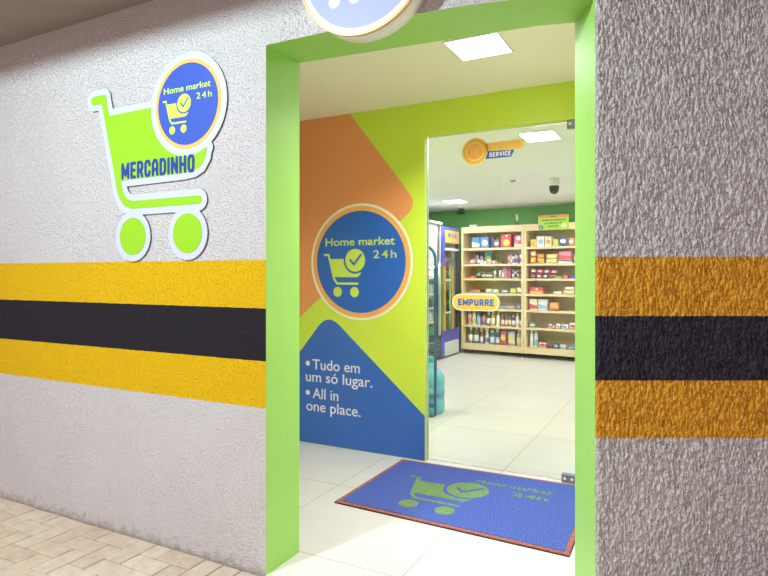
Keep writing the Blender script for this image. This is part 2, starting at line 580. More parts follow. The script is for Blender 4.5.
# ---------------------------------------------------------------- palette
M = {}
M['green_paint'] = mat('green_paint', (160, 214, 102), .42, noise_amt=.04, noise_scale=3)
M['lime_paint'] = mat('lime_vinyl', (214, 242, 72), .38, noise_amt=.03, noise_scale=2)
M['white_paint'] = mat('white_paint', (232, 228, 216), .6, noise_amt=.02, noise_scale=3)
M['cream_ceiling'] = mat('cream_ceiling', (250, 247, 210), .7, noise_amt=.02, noise_scale=2)
M['shop_ceiling'] = mat('shop_ceiling', (246, 246, 242), .7, noise_amt=.02, noise_scale=2)
M['shop_green'] = mat('shop_green', (104, 182, 96), .6, noise_amt=.05, noise_scale=2)
M['shop_white'] = mat('shop_white', (240, 240, 238), .6, noise_amt=.02, noise_scale=2)
M['concrete'] = mat('grey_concrete', (150, 140, 132), .85, noise_amt=.15, noise_scale=8, bump=.3)
M['mortar'] = mat('sand_joint', (118, 98, 80), .95, noise_amt=.3, noise_scale=60, bump=.5, bump_scale=200)
M['orange_vinyl'] = mat('orange_vinyl', (244, 166, 98), .38, noise_amt=.03, noise_scale=2)
M['blue_vinyl'] = mat('blue_vinyl', (56, 112, 196), .38, noise_amt=.03, noise_scale=2)
M['ivory_vinyl'] = mat('ivory_vinyl', (250, 246, 214), .4)
M['ring_orange'] = mat('ring_orange', (250, 186, 92), .4)
M['disc_blue'] = mat('disc_blue', (44, 108, 196), .38)
M['logo_green'] = mat('logo_green', (212, 240, 92), .4)
M['text_white'] = mat('text_white', (240, 240, 246), .4)
M['sign_white'] = mat('sign_white', (200, 203, 222), .35)
M['sign_edge'] = mat('sign_edge', (96, 94, 100), .6)  # dark board edge, its colour also standing in for the shadow gap
M['sign_lime'] = mat('sign_lime', (148, 204, 26), .35)
M['sign_blue'] = mat('sign_blue', (54, 88, 186), .35)
M['letter_blue'] = mat('letter_blue', (34, 62, 160), .35)
M['chrome'] = mat('brushed_steel', (150, 152, 154), .5, metal=1)
M['alu'] = mat('pale_aluminium', (206, 212, 222), .4, metal=.3)
M['white_plastic'] = mat('white_plastic', (236, 236, 232), .4)
M['black_plastic'] = mat('black_plastic', (26, 27, 30), .25)
M['lit_panel_entry'] = emit_mat('lit_panel_entry', (240, 247, 255), PANEL_ENTRY)
M['lit_panel_shop'] = emit_mat('lit_panel_shop', (246, 247, 252), PANEL_SHOP)
M['glass'] = glass_mat('clear_glass', (.985, .988, .985))
M['fridge_glass'] = glass_mat('fridge_glass', (.92, .97, .96), refl=.45)
M['wood'] = wood_mat()
M['shelf_back'] = mat('beige_back_panel', (214, 204, 182), .6, noise_amt=.03)
M['tile'] = floor_mat()
M['paver'] = paver_mat()
M['mat_blue'] = carpet_mat('blue_carpet', (38, 52, 126), (106, 128, 206))
M['mat_green'] = carpet_mat('green_print', (70, 104, 104), (148, 178, 88))
M['mat_edge'] = carpet_mat('rust_edge', (138, 78, 68), (188, 122, 106))
M['rubber'] = mat('black_rubber', (40, 28, 26), .8)

# ---------------------------------------------------------------- the setting: pavement
PW, PL, GAP = .113, .226, .0035
bm = bmesh.new()
ang = 0
rnd = random.Random(3)
def paver(x0, x1, y0, y1):
    z = rnd.uniform(-.0025, .0015)
    g = GAP / 2 + rnd.uniform(0, .0012)
    a = [bm.verts.new((x, y, -.035)) for x, y in ((x0 + g, y0 + g), (x1 - g, y0 + g), (x1 - g, y1 - g), (x0 + g, y1 - g))]
    b = [bm.verts.new((v.co.x, v.co.y, z - .003)) for v in a]
    c = []
    for v, (sx, sy) in zip(b, ((1, 1), (-1, 1), (-1, -1), (1, -1))):
        c.append(bm.verts.new((v.co.x + sx * .004, v.co.y + sy * .004, z + rnd.uniform(-.0008, .0008))))
    for i in range(4):
        j = (i + 1) % 4
        bm.faces.new((a[i], a[j], b[j], b[i])); bm.faces.new((b[i], b[j], c[j], c[i]))
    bm.faces.new(c)
OY = -.008
for iy in range(-32, 0):
    for ix in range(-44, 30):
        k = (ix - iy) % 4
        x = ix * PW - .024; y = iy * PW + OY
        if k == 0:
            paver(x, x + PL, y, y + PW)
        elif k == 3 and iy < -1:
            paver(x, x + PW, y, y + PL)
        elif k == 3:
            paver(x, x + PW, y, y + PW)
struct('pavement', bm, M['paver'], recalc=False)
struct('ground', bx(-6, 5, -8, .3, -.12, -.012), M['mortar'])

# floors
bm = bmesh.new()
box(bm, .0, 1.47, -.004, .45, -.012, .001)
box(bm, -1.16, 1.47, .45, 1.87, -.012, .001)
box(bm, -2.75, 4, 1.87, 8.9, -.012, .001)
box(bm, -1.16, 0, .26, .45, -.012, .001)
struct('floor', bm, M['tile'])

# facade: front line and inner line of the doorway head, the facade bends as it passes the door
FRONT = [(0, 0), (.40, .008), (.736, .023), (.95, .048), (1.156, .09), (1.30, .142), (1.422, .201)]
INNER = [(0, .262), (.683, .325), (1.163, .372), (1.313, .410)]
M['stucco_fine'] = stucco_mat('stucco_fine', (236, 230, 229), (255, 204, 22), (47, 43, 50), 'fine')
M['stucco_rough'] = stucco_mat('stucco_rough', (218, 217, 214), (236, 174, 48), (50, 46, 60), 'rough')
HEAD = 2.462
WT = 3.38
bm = bmesh.new()
hprism(bm, [(-6, 0), (0, 0), (0, .262), (-6, .262)], -.05, WT)
for f in bm.faces:
    if abs(f.calc_center_median().x) < 1e-4:
        f.material_index = 1
struct('wall_front', bm, [M['stucco_fine'], M['green_paint']])
bm = bmesh.new()
hprism(bm, FRONT + INNER[::-1], HEAD, WT)
bmesh.ops.recalc_face_normals(bm, faces=list(bm.faces))
for f in bm.faces:
    if f.calc_center_median().z < HEAD + 1e-4 or f.calc_center_median().y > .26:
        f.material_index = 1
struct('wall_head', bm, [M['stucco_fine'], M['green_paint']])

# rotated wall beyond the door with heavy dragged stucco
RD = Vector((.8865, .4634, 0)).normalized()
RN = Vector((.4634, -.8865, 0)).normalized()
Q = Vector((1.422, .201, 0))
def drag(s, z):
    p = Vector((s * 80, z * 26, 3.1)); q = Vector((s * 190, z * 90, 8.3))
    wv = noise.noise(Vector((s * 6, z * 5, 1.7)))
    p.x += 1.6 * wv
    a = noise.noise(p); b_ = noise.noise(q); c = noise.noise(Vector((s * 115 + wv, z * 48, 5.5)))
    r = 1 - abs(1.5 * a + .8 * c)
    r = max(0, r) ** 1.6
    return .0098 * r + .0014 * b_
SN, ZN, SW, Z0, Z1 = 400, 690, 1.3, .0, 2.9
bm = bmesh.new()
grid = []
for i in range(SN + 1):
    s = SW * i / SN
    row = []
    for j in range(ZN + 1):
        z = Z0 + (Z1 - Z0) * j / ZN
        edge = min(1, s / .012, (SW - s) / .05, (Z1 - z) / .05, (z - Z0) / .03 + .02)
        h = drag(s, z) * edge
        p = Q + RD * s + RN * h
        row.append(bm.verts.new((p.x, p.y, z)))
    grid.append(row)
for i in range(SN):
    for j in range(ZN):
        f = bm.faces.new((grid[i][j], grid[i + 1][j], grid[i + 1][j + 1], grid[i][j + 1])); f.smooth = True
def rp(s, t, z):
    p = Q + RD * s - RN * t
    return (p.x, p.y, z)
def quad(a, b, c, d, mi=0):
    f = bm.faces.new([bm.verts.new(v) for v in (a, b, c, d)]); f.material_index = mi
for za, zb, sa, sb in ((-.05, Z0, 0, 3.2), (Z1, WT, 0, 3.2), (Z0, Z1, SW, 3.2)):
    quad(rp(sa, 0, za), rp(sb, 0, za), rp(sb, 0, zb), rp(sa, 0, zb))
quad(rp(0, .236, -.05), rp(0, 0, -.05), rp(0, 0, WT), rp(0, .236, WT), 1)
quad(rp(0, .236, -.05), rp(0, .236, WT), rp(3.2, .236, WT), rp(3.2, .236, -.05))
quad(rp(3.2, .236, -.05), rp(3.2, .236, WT), rp(3.2, 0, WT), rp(3.2, 0, -.05))
quad(rp(0, 0, WT), rp(3.2, 0, WT), rp(3.2, .236, WT), rp(0, .236, WT))
struct('wall_right', bm, [M['stucco_rough'], M['green_paint']], recalc=False)

# canopy slab over the pavement that keeps the street light off the top of the facade
struct('trim_1', bx(-6, 4.2, -.80, .02, 2.83, 2.98), M['concrete'])

# entry lobby
struct('wall_lobby_left', bx(-1.28, -1.16, .262, 1.87, 0, 2.68), M['white_paint'])
struct('wall_lobby_right', bx(1.47, 1.55, .46, 1.87, 0, 2.68), M['white_paint'])
struct('ceiling_lobby', bx(-1.28, 1.55, .2, 1.87, 2.68, 2.75), M['cream_ceiling'])
bm = bmesh.new()
box(bm, -2.75, -.015, 1.87, 1.94, 0, 2.75)
box(bm, -.015, 1.12, 1.87, 1.94, 2.43, 2.75)
box(bm, 1.12, 4, 1.87, 1.94, 0, 2.75)
for f in bm.faces:
    c = f.calc_center_median()
    if f.normal.z < -.5 and c.z > 2:
        f.material_index = 1
    elif f.normal.y > .5 or c.x < -2.7:
        f.material_index = 2
struct('wall_partition', bm, [M['lime_paint'], M['green_paint'], M['shop_white']])
bm = bmesh.new()
box(bm, -.0165, -.008, 1.893, 1.917, .001, 2.43)
struct('trim_2', bm, M['alu'])

# shop shell
struct('ceiling_shop', bx(-2.75, 4, 1.94, 8.9, 2.575, 2.65), M['shop_ceiling'])
struct('wall_shop_left', bx(-2.87, -2.75, 1.87, 9, 0, 2.75), M['shop_white'])
struct('wall_shop_right', bx(3.9, 4.0, 1.94, 9, 0, 2.75), M['shop_white'])
E1 = Vector((.9964, -.0847, 0)).normalized(); E2 = Vector((.0847, .9964, 0)).normalized(); SH0 = Vector((-1.862, 7.689, 0))
SHA = math.atan2(E1.y, E1.x)
bm = bmesh.new(); box(bm, -1.2, 6.6, .52, .64, 0, 2.75)
struct('wall_back', bm, M['shop_green'], loc=SH0, rotz=SHA)

# ---------------------------------------------------------------- glass door
dr = struct('door_1', bx(-.008, 1.09, 1.900, 1.910, .012, 2.424), M['glass'])
for nm, (x0, x1, z0, z1) in {'top_patch_fitting': (1.01, 1.10, 2.372, 2.432), 'bottom_patch_fitting': (.975, 1.10, .003, .06)}.items():
    bm = bmesh.new(); box(bm, x0, x1, 1.885, 1.925, z0, z1, bev=.004); obj(nm, bm, M['chrome'], dr)
    bm = bmesh.new()
    zc = (z0 + z1) / 2
    for xx in (x0 + .022, x0 + .068):
        prism(bm, [circ_pts((xx, zc), .009, 16)], 1.882, 1.886)
    obj('screw_cap', bm, M['white_plastic'], dr)
def pill(x0, x1, z0, z1, n=16):
    r = (z1 - z0) / 2; zc = (z0 + z1) / 2
    return [(x1 - r + r * math.cos(-math.pi / 2 + math.pi * k / n), zc + r * math.sin(-math.pi / 2 + math.pi * k / n)) for k in range(n + 1)] + \
           [(x0 + r + r * math.cos(math.pi / 2 + math.pi * k / n), zc + r * math.sin(math.pi / 2 + math.pi * k / n)) for k in range(n + 1)]
GF = 1.900
bm = bmesh.new(); prism(bm, [pill(.190, .546, 1.134, 1.256)], GF - .0006, GF)
st = obj('push_sticker', bm, mat('sticker_border', (252, 244, 206), .4), dr); st['label'] = 'yellow pill shaped push sticker with blue letters'
bm = bmesh.new(); prism(bm, [pill(.199, .537, 1.142, 1.248)], GF - .0012, GF - .0006)
obj('sticker_face', bm, mat('sticker_yellow', (250, 200, 84), .4), st)
block_letters('lettering', 'EMPURRE', mat('sticker_blue', (52, 108, 176), .4), st, (.236, 1.170), .270, .050, .0122, GF - .0022, GF - .0012)
# service sticker
bm = bmesh.new(); prism(bm, [circ_pts((.365, 2.283), .098)], GF - .0006, GF)
sv = obj('service_sticker', bm, mat('halo_yellow', (240, 222, 96), .4), dr); sv['label'] = 'orange round service sticker with blue tab'
Mo = mat('sticker_orange', (250, 178, 78), .4)
bm = bmesh.new(); prism(bm, [circ_pts((.365, 2.283), .088), circ_pts((.365, 2.283), .070)[::-1]], GF - .0012, GF - .0006)
prism(bm, [circ_pts((.365, 2.283), .058)], GF - .0012, GF - .0006)
obj('emblem', bm, Mo, sv)
bm = bmesh.new()
for k in range(3):
    prism(bm, [pill(.335 + .022 * k, .347 + .022 * k, 2.250, 2.318 - .008 * (k % 2))], GF - .0016, GF - .0012)
obj('emblem_mark', bm, mat('mark_peach', (252, 196, 120), .4), sv)
bm = bmesh.new(); prism(bm, [[(.430, 2.275), (.690, 2.268), (.720, 2.290), (.728, 2.338), (.430, 2.335)]], GF - .0006, GF)
obj('name_band', bm, mat('band_yellow', (244, 206, 88), .4), sv)
block_letters('lettering', 'STUDIO', Mo, sv, (.456, 2.283), .232, .042, .0085, GF - .0014, GF - .0006, shear=.15)
bm = bmesh.new(); prism(bm, [[(.444, 2.222), (.63, 2.222), (.652, 2.270), (.462, 2.276)]], GF - .0012, GF)
tb = obj('service_tab', bm, mat('tab_blue', (44, 92, 168), .4), sv)
block_letters('tab_lettering', 'SERVICE', M['text_white'], sv, (.470, 2.233), .155, .032, .0055, GF - .0022, GF - .0012, shear=.15)

# ---------------------------------------------------------------- lobby wall graphics
PF = 1.87
def bez(pts):
    return pts
def rounded(P, radii, n=8):
    """Polygon with chosen corners rounded."""
    out = []
    m = len(P)
    for i, (p, r) in enumerate(zip(P, radii)):
        if not r:
            out.append(p); continue
        a = Vector(P[i - 1]) - Vector(p); b = Vector(P[(i + 1) % m]) - Vector(p)
        a.normalize(); b.normalize()
        p0 = Vector(p) + a * r; p1 = Vector(p) + b * r
        for k in range(n + 1):
            t = k / n
            q = (1 - t) ** 2 * p0 + 2 * t * (1 - t) * Vector(p) + t * t * p1
            out.append((q.x, q.y))
    return out
bm = bmesh.new()
prism(bm, [rounded([(-1.158, 1.035), (-1.158, 2.678), (-.667, 2.678), (-.075, 1.925)], [0, 0, 0, .11])], PF - .001, PF)
og = obj('wall_graphic', bm, M['orange_vinyl'])
og['label'] = 'orange vinyl wedge on the lime lobby wall behind the round emblem'; og['category'] = 'wall graphic'
bm = bmesh.new()
prism(bm, [rounded([(-1.158, .004), (-1.158, .745), (-.876, 1.082), (-.017, .338), (-.017, .004)], [0, 0, .15, 0, 0])], PF - .001, PF)
bg = obj('wall_graphic', bm, M['blue_vinyl'])
bg['label'] = 'blue vinyl wedge at the foot of the lime lobby wall with white slogan'; bg['category'] = 'wall graphic'
for i, (s, x, z, wd) in enumerate((('Tudo em', -1.025, .615, .450), ('um só lugar.', -1.092, .512, .63), ('All in', -1.025, .376, .250), ('one place.', -1.088, .270, .520))):
    text_words('slogan_word', s, M['text_white'], bg, (x, PF - .002, z), .120, wd, bold=.006)
for z in (.660, .418):
    bm = bmesh.new(); prism(bm, [circ_pts((-1.073, z), .021, 20)], PF - .002, PF - .001)
    obj('bullet', bm, M['text_white'], bg)

def emblem(root, c, R, yf, blue, ring, inner, green, layers=.0008, white=None):
    """Round emblem: ring, blue disc, cart, two lines of lettering; yf is the face it lies on."""
    y = yf
    if white:
        bm = bmesh.new(); prism(bm, [circ_pts(c, R * 1.145, 96)], y - layers, y); obj('outer_ring', bm, white, root); y -= layers
    bm = bmesh.new(); prism(bm, [circ_pts(c, R * 1.095, 96)], y - layers, y); obj('ring', bm, ring, root); y -= layers
    bm = bmesh.new(); prism(bm, [circ_pts(c, R, 96)], y - layers, y); d = obj('disc', bm, blue, root); y -= layers
    bm = bmesh.new(); prism(bm, logo_loops((c[0] + .014 * R, c[1] - .008 * R), R), y - layers, y); obj('cart_symbol', bm, green, root)
    text_words('lettering', 'Home market', green, root, (c[0] - .79 * R, y - layers, c[1] + .325 * R), .19 * R, 1.56 * R, cap=.158 * R, bold=.012)
    text_mesh('lettering', '24h', green, root, (c[0] + .305 * R, y - layers, c[1] + .07 * R), .20 * R, .50 * R, cap=.155 * R, bold=.006, spacing=1.25)

rt = thing('wall_emblem', 'round blue cart emblem with orange ring on the lobby wall beside the glass door', 'wall graphic', (-.576, PF, 1.496))
emblem(rt, (0, 0), .404, -.001, M['disc_blue'], M['ring_orange'], None, M['logo_green'], white=M['ivory_vinyl'])

# ---------------------------------------------------------------- cut-out cart sign on the facade
CB = (-.488, 2.252)
BITE = .260
def sd_cart_green(X, Z):
    d = sd_cap(X, Z, (-1.198, 2.362), (-1.118, 2.362), .024)
    path = [(-1.118, 2.362), (-1.004, 1.925), (-.990, 1.862), (-.968, 1.812), (-.935, 1.780), (-.890, 1.768), (-.412, 1.768)]
    for a, b in zip(path, path[1:]):
        d = np.minimum(d, sd_cap(X, Z, a, b, .021))
    tail = [(-.36, 2.012), (-.366, 1.975), (-.395, 1.935), (-.44, 1.915), (-.51, 1.908)]
    bask = sd_poly(X, Z, [(-1.088, 2.264), (-.70, 2.268), (-.48, 2.03), (-.352, 2.02)] + tail + [(-1.0, 1.902)])
    bask = np.maximum(bask, -sd_circ(X, Z, CB, BITE))
    d = np.minimum(d, bask)
    d = np.minimum(d, sd_circ(X, Z, (-.886, 1.600), .100))
    return np.minimum(d, sd_circ(X, Z, (-.488, 1.604), .100))
def sd_board(X, Z):
    return np.minimum(sd_cart_green(X, Z) - .034, sd_circ(X, Z, CB, BITE))
cs = thing('cart_sign', 'lime green shopping cart cut-out sign on a white board on the stucco wall', 'sign', (-.70, 0, 1.9))
def shift(lps):
    return [[(x + .70, z - 1.9) for x, z in lp] for lp in lps]
bm = bmesh.new(); prism(bm, shift(outline(sd_board, -1.32, -.18, 1.4, 2.6, .006, .0008)), -.010, .004)
for f in bm.faces:
    f.material_index = 0 if f.normal.y < -.5 else 1
obj('backing_board', bm, [M['sign_white'], M['sign_edge']], cs)
bm = bmesh.new(); prism(bm, shift(outline(sd_cart_green, -1.32, -.18, 1.4, 2.6, .005, .0006)), -.0115, -.010)
obj('cart_shape', bm, M['sign_lime'], cs)
block_letters('lettering', 'MERCADINHO', M['letter_blue'], cs, (-.970 + .70, 1.908 - 1.9), .532, .088, .0150, -.0145, -.0115)
emblem(cs, (CB[0] + .70, CB[1] - 1.9), .205, -.010, M['sign_blue'], M['ring_orange'], None, M['logo_green'])

# ---------------------------------------------------------------- round light box over the door
LB = thing('light_box_sign', 'round white light box sign glowing above the doorway', 'sign', (.545, .014, 2.694))
R0 = .308
bm = bmesh.new()
prism(bm, [circ_pts((0, 0), R0, 96)], -.075, .012)
bmesh.ops.recalc_face_normals(bm, faces=list(bm.faces))
for f in bm.faces:
    if abs(f.normal.y) < .5:
        f.smooth = True
obj('drum', bm, mat('drum_white', (240, 238, 232), .35), LB)
bm = bmesh.new(); prism(bm, [circ_pts((0, 0), R0 + .003, 96), circ_pts((0, 0), R0 - .007, 96)[::-1]], -.081, -.066)
obj('rim', bm, mat('rim_gold', (214, 168, 96), .4), LB)
bm = bmesh.new(); prism(bm, [circ_pts((0, 0), R0 - .007, 96)], -.077, -.075)
obj('lit_ring', bm, emit_mat('lit_ring', (255, 244, 205), .95, (90, 84, 70)), LB)
bm = bmesh.new(); prism(bm, [circ_pts((0, 0), .278, 96)], -.078, -.077)
obj('lit_disc', bm, emit_mat('lit_disc', (186, 198, 255), .66, (50, 54, 80)), LB)
bm = bmesh.new(); prism(bm, logo_loops((0, 0), .252), -.079, -.078)
lw = emit_mat('lit_white', (255, 255, 250), 1.2)
obj('cart_symbol', bm, lw, LB)
text_mesh('lettering', 'Home market', lw, LB, (-.80 * .252, -.080, .325 * .252), .048, 1.56 * .252, bold=.018)
text_mesh('lettering', '24h', lw, LB, (.29 * .252, -.080, .07 * .252), .05, .50 * .252, bold=.018)

# ---------------------------------------------------------------- doormat
mt = thing('doormat', 'blue doormat with rust red border and green cart print before the glass door', 'doormat', (.5, 1.35, .001))
C4 = [(-.186, .880), (1.215, .832), (1.195, 1.862), (-.177, 1.815)]
def inset(P, d):
    o = []
    n = len(P)
    for i in range(n):
        p = Vector(P[i]); a = (Vector(P[i - 1]) - p).normalized(); b = (Vector(P[(i + 1) % n]) - p).normalized()
        o.append(p + (a + b) * d)
    return [tuple(q) for q in o]
loc2 = lambda P: [(x - .5, y - 1.35) for x, y in P]
bm = bmesh.new(); hprism(bm, loc2(C4), 0, .005); obj('rubber_backing', bm, M['rubber'], mt)
bm = bmesh.new(); hprism(bm, loc2(inset(C4, .003)), .005, .010); obj('border', bm, M['mat_edge'], mt)
bm = bmesh.new(); hprism(bm, loc2(inset(C4, .030)), .010, .0125); obj('pile', bm, M['mat_blue'], mt)
def flat_print(name, loops):
    bm = bmesh.new(); prism(bm, loops, -.0006, 0)
    o = obj(name, bm, M['mat_green'], mt, (0, 0, .0129)); o.rotation_euler = (-math.pi / 2, 0, 0)
    return o
def mat_logo(c, S):
    return [[(c[0] + S * x, c[1] + S * z) for x, z in lp] for lp in LOGO]
pr = flat_print('cart_print', mat_logo((.545 - .5, 1.405 - 1.35), .60))
bm_ = None
for body, x, y, wd in (('Home', .475, 1.585, .20), ('market', .70, 1.585, .27), ('24h', .745, 1.465, .225)):
    text_mesh('print_lettering', body, M['mat_green'], mt, (x - .5, y - 1.35, .0134), .088, wd, bold=.02, rot=(0, 0, 0))

# ---------------------------------------------------------------- ceiling lights
def ceiling_light(label, x0, x1, y0, y1, z, m):
    t = thing('ceiling_light', label, 'ceiling light', ((x0 + x1) / 2, (y0 + y1) / 2, z))
    a, b = (x1 - x0) / 2, (y1 - y0) / 2
    bm = bmesh.new()
    f = .008
    for q in ((-a - f, a + f, -b - f, -b), (-a - f, a + f, b, b + f), (-a - f, -a, -b, b), (a, a + f, -b, b)):
        box(bm, q[0], q[1], q[2], q[3], -.010, 0)
    obj('frame', bm, M['white_plastic'], t)
    obj('diffuser', bx(-a, a, -b, b, -.008, 0), m, t)
ceiling_light('square light panel in the cream lobby ceiling just inside the doorway', .545, .838, .86, 1.16, 2.68, M['lit_panel_entry'])
el = bpy.data.lights.new('panel_light', 'AREA')
el.shape = 'SQUARE'; el.size = .28; el.energy = ENTRY_W; el.color = (.955, .975, 1); el.spread = math.radians(136)
eo = bpy.data.objects.new('panel_light', el); COL.objects.link(eo)
eo.location = (.6915, 1.01, 2.668)
ceiling_light('square light panel in the shop ceiling nearest the glass door', .475, .745, 2.72, 3.03, 2.575, M['lit_panel_shop'])
ceiling_light('square light panel in the shop ceiling near the purple fridge', -1.77, -1.48, 6.63, 6.92, 2.575, M['lit_panel_shop'])
ceiling_light('added square light panel in the shop ceiling out of sight over the cleaning shelf', .47, .81, 6.3, 6.62, 2.575, M['lit_panel_shop'])  # unseen panel, added because the shop needs its light
ceiling_light('added square light panel in the shop ceiling out of sight behind the lobby wall', -1.80, -1.46, 2.70, 3.04, 2.575, M['lit_panel_shop'])  # another unseen panel added to brighten the shop
ceiling_light('added square light panel in the shop ceiling out of sight beyond the door hinge', 2.6, 2.94, 4.3, 4.64, 2.575, M['lit_panel_shop'])  # unseen as well, added for the light it gives the shop

# ---------------------------------------------------------------- ceiling cameras and detector
c = thing('dome_camera', 'black dome security camera on a white base under the shop ceiling', 'camera', (.255, 5.2, 2.575))
bm = bmesh.new(); lathe(bm, [(.060, 0), (.062, -.035), (.068, -.055), (.070, -.085), (.064, -.095)], seg=28); obj('base', bm, M['white_plastic'], c)
bm = bmesh.new(); lathe(bm, [(.060, -.093), (.061, -.12), (.056, -.15), (.043, -.175), (.024, -.19), (0, -.196)], seg=28); obj('dome', bm, M['black_plastic'], c)
bm = bmesh.new(); lathe(bm, [(.0, -.158), (.014, -.160), (.014, -.19), (0, -.198)], cy=-.035, seg=16); obj('lens', bm, mat('lens_grey', (86, 86, 98), .2), c)
c = thing('ceiling_camera', 'small dark camera under the shop ceiling above the purple fridge', 'camera', (-1.93, 7.86, 2.575))
bm = bmesh.new(); lathe(bm, [(.055, 0), (.055, -.025), (.02, -.03), (.02, -.05)], seg=20); obj('mount', bm, mat('camera_grey', (70, 78, 74), .5), c)
bm = bmesh.new(); box(bm, -.055, .055, -.09, .05, -.10, -.045, bev=.012); obj('camera_body', bm, M['black_plastic'], c)
c = thing('smoke_detector', 'small round grey detector on the shop ceiling', 'detector', (-.237, 5.13, 2.575))
bm = bmesh.new(); lathe(bm, [(.035, 0), (.035, -.01), (.024, -.022), (0, -.024)], seg=24); obj('detector_body', bm, mat('detector_grey', (170, 172, 160), .5), c)

# ---------------------------------------------------------------- wooden shelves
LEVELS = (1.85, 1.573, 1.325, 1.07, .80, .508, .185)
def shelf_unit(label, s0, s1):
    p = SH0 + E1 * s0
    t = thing('shelf_unit', label, 'shelf', (p.x, p.y, 0), SHA, 'wooden shop shelving')
    wd = s1 - s0; P = .040; D = .46
    for x in (0, wd - P):
        obj('side_panel', bx(x, x + P, 0, D, .078, 2.225, bev=.003), M['wood'], t)
    obj('back_panel', bx(P, wd - P, D - .015, D, .078, 2.19), M['shelf_back'], t)
    obj('header_board', bx(P, wd - P, .004, .024, 2.115, 2.225, bev=.003), M['wood'], t)
    obj('top_board', bx(P, wd - P, .024, D - .015, 2.19, 2.21), M['wood'], t)
    for z in LEVELS:
        obj('shelf_board', bx(P, wd - P, .006, D - .015, z - .036, z), M['wood'], t)
    obj('plinth_board', bx(P, wd - P, .006, .026, .078, .149), M['wood'], t)
    for x in (.05, wd - .05):
        for y in (.06, D - .06):
            bm = bmesh.new(); lathe(bm, [(.026, 0), (.026, .012), (.012, .02), (.012, .079)], x, y, 14)
            obj('foot', bm, M['chrome'], t)
    return t
shelf_unit('pale wooden shelf unit beside the purple fridge, cleaning bottles on its lower boards', 0, 1.136)
shelf_unit('pale wooden shelf unit farther from the purple fridge, snack packets on its boards', 1.140, 2.40)

RGB = dict(blue2=(48, 108, 190), blue3=(130, 178, 220), blue4=(34, 50, 160), navy=(40, 58, 112), white=(238, 238, 236), whiteb=(226, 234, 242), plum=(120, 70, 110),
           pinkw=(240, 196, 204), red=(206, 44, 48), dred=(150, 34, 44), yellow=(246, 206, 56), pink=(226, 112, 140), magenta=(222, 74, 150), black=(44, 44, 48), teal=(52, 150, 140),
           lime=(186, 218, 84), purple=(120, 84, 170), grey=(150, 152, 150), greyc=(190, 192, 186), green2=(42, 82, 58), green3=(60, 160, 84), dusty=(176, 108, 120), wine=(140, 44, 78),
           rust=(170, 92, 74), limew=(214, 226, 160), mint=(186, 216, 180), slate=(84, 94, 104), limey=(206, 216, 90), taupe=(150, 140, 124), amber=(220, 160, 70), olive=(110, 98, 44),
           brown=(134, 84, 52), orange=(238, 140, 54), cream=(242, 226, 180), beige=(222, 200, 156))
PM = {}
def pm(c):
    if c not in PM:
        PM[c] = mat('pack_' + c, pale(RGB[c]), .35, noise_amt=.10, noise_scale=40)
    return PM[c]

def carton(t, wd, h, dp, a, b, rr):
    bm = bmesh.new(); box(bm, -wd / 2, wd / 2, 0, dp, 0, h, bev=min(.004, h * .1)); obj('carton_body', bm, pm(a), t)
    k = rr.random()
    if k < .5:
        lp = [[(-wd * .5, h * .12), (wd * .5, h * .12), (wd * .5, h * .42), (-wd * .5, h * .58)]]
    else:
        lp = [circ_pts((wd * .05, h * .48), min(wd, h) * .34, 20)]
    bm = bmesh.new(); prism(bm, lp, -.0012, 0); obj('printed_panel', bm, pm(b), t)
def packet(t, wd, h, dp, a, b, rr):
    bm = bmesh.new()
    n, m = 8, 7
    F, B = [], []
    for i in range(n + 1):
        u = i / n; fr, br = [], []
        for j in range(m + 1):
            v = j / m
            e = (math.sin(math.pi * min(max(u, .0), 1)) ** .45) * (math.sin(math.pi * v) ** .45)
            wob = .06 * h * math.sin(9 * u + 5 * rr.random()) if j == m else 0
            x = (u - .5) * wd * (1 - .05 * abs(math.sin(math.pi * v)))
            z = v * h + wob * .3
            fr.append(bm.verts.new((x, dp / 2 - dp / 2 * e, z)))
            br.append(fr[-1] if i in (0, n) or j in (0, m) else bm.verts.new((x, dp / 2 + dp / 2 * e, z)))
        F.append(fr); B.append(br)
    for i in range(n):
        for j in range(m):
            for G in (F, B):
                vs = [G[i][j], G[i + 1][j], G[i + 1][j + 1], G[i][j + 1]]
                if G is B and all(v in (F[i][j], F[i + 1][j], F[i + 1][j + 1], F[i][j + 1]) for v in vs):
                    continue
                try:
                    f = bm.faces.new(vs); f.smooth = True
                except ValueError:
                    pass
    obj('packet_body', bm, pm(a), t)
    bm = bmesh.new()
    k = rr.random()
    c0 = (wd * (.1 * k - .05), h * (.45 + .1 * k))
    lp = circ_pts((0, 0), 1, 18)
    prism(bm, [[(c0[0] + x * wd * .34, c0[1] + z * h * .22) for x, z in lp]], -.001, dp * .12)
    obj('printed_panel', bm, pm(b), t)
def bottle(t, wd, h, dp, a, b, rr):
    r = wd / 2; sh = rr.uniform(.64, .74); fl = rr.uniform(.8, 1)
    bm = bmesh.new()
    lathe(bm, [(r * .92, 0), (r, h * .02), (r, h * .30), (r * .96, h * .42), (r, h * sh), (r * .82, h * (sh + .07)), (r * .42, h * (sh + .14)), (r * .40, h * .90)], 0, r, 20)
    obj('bottle_body', bm, pm(a), t)
    bm = bmesh.new(); lathe(bm, [(r * .46, h * (sh + .13)), (r * .46, h * .985), (r * .40, h)], 0, r, 16); obj('cap', bm, pm(b), t)
    lc = b if b not in ('yellow', 'green2') else 'cream'
    bm = bmesh.new(); lathe(bm, [(r * 1.012, h * .12), (r * 1.012, h * .30), (r * .985, h * .42), (r * 1.004, h * .52)], 0, r, 20); obj('paper_label', bm, pm(lc), t)
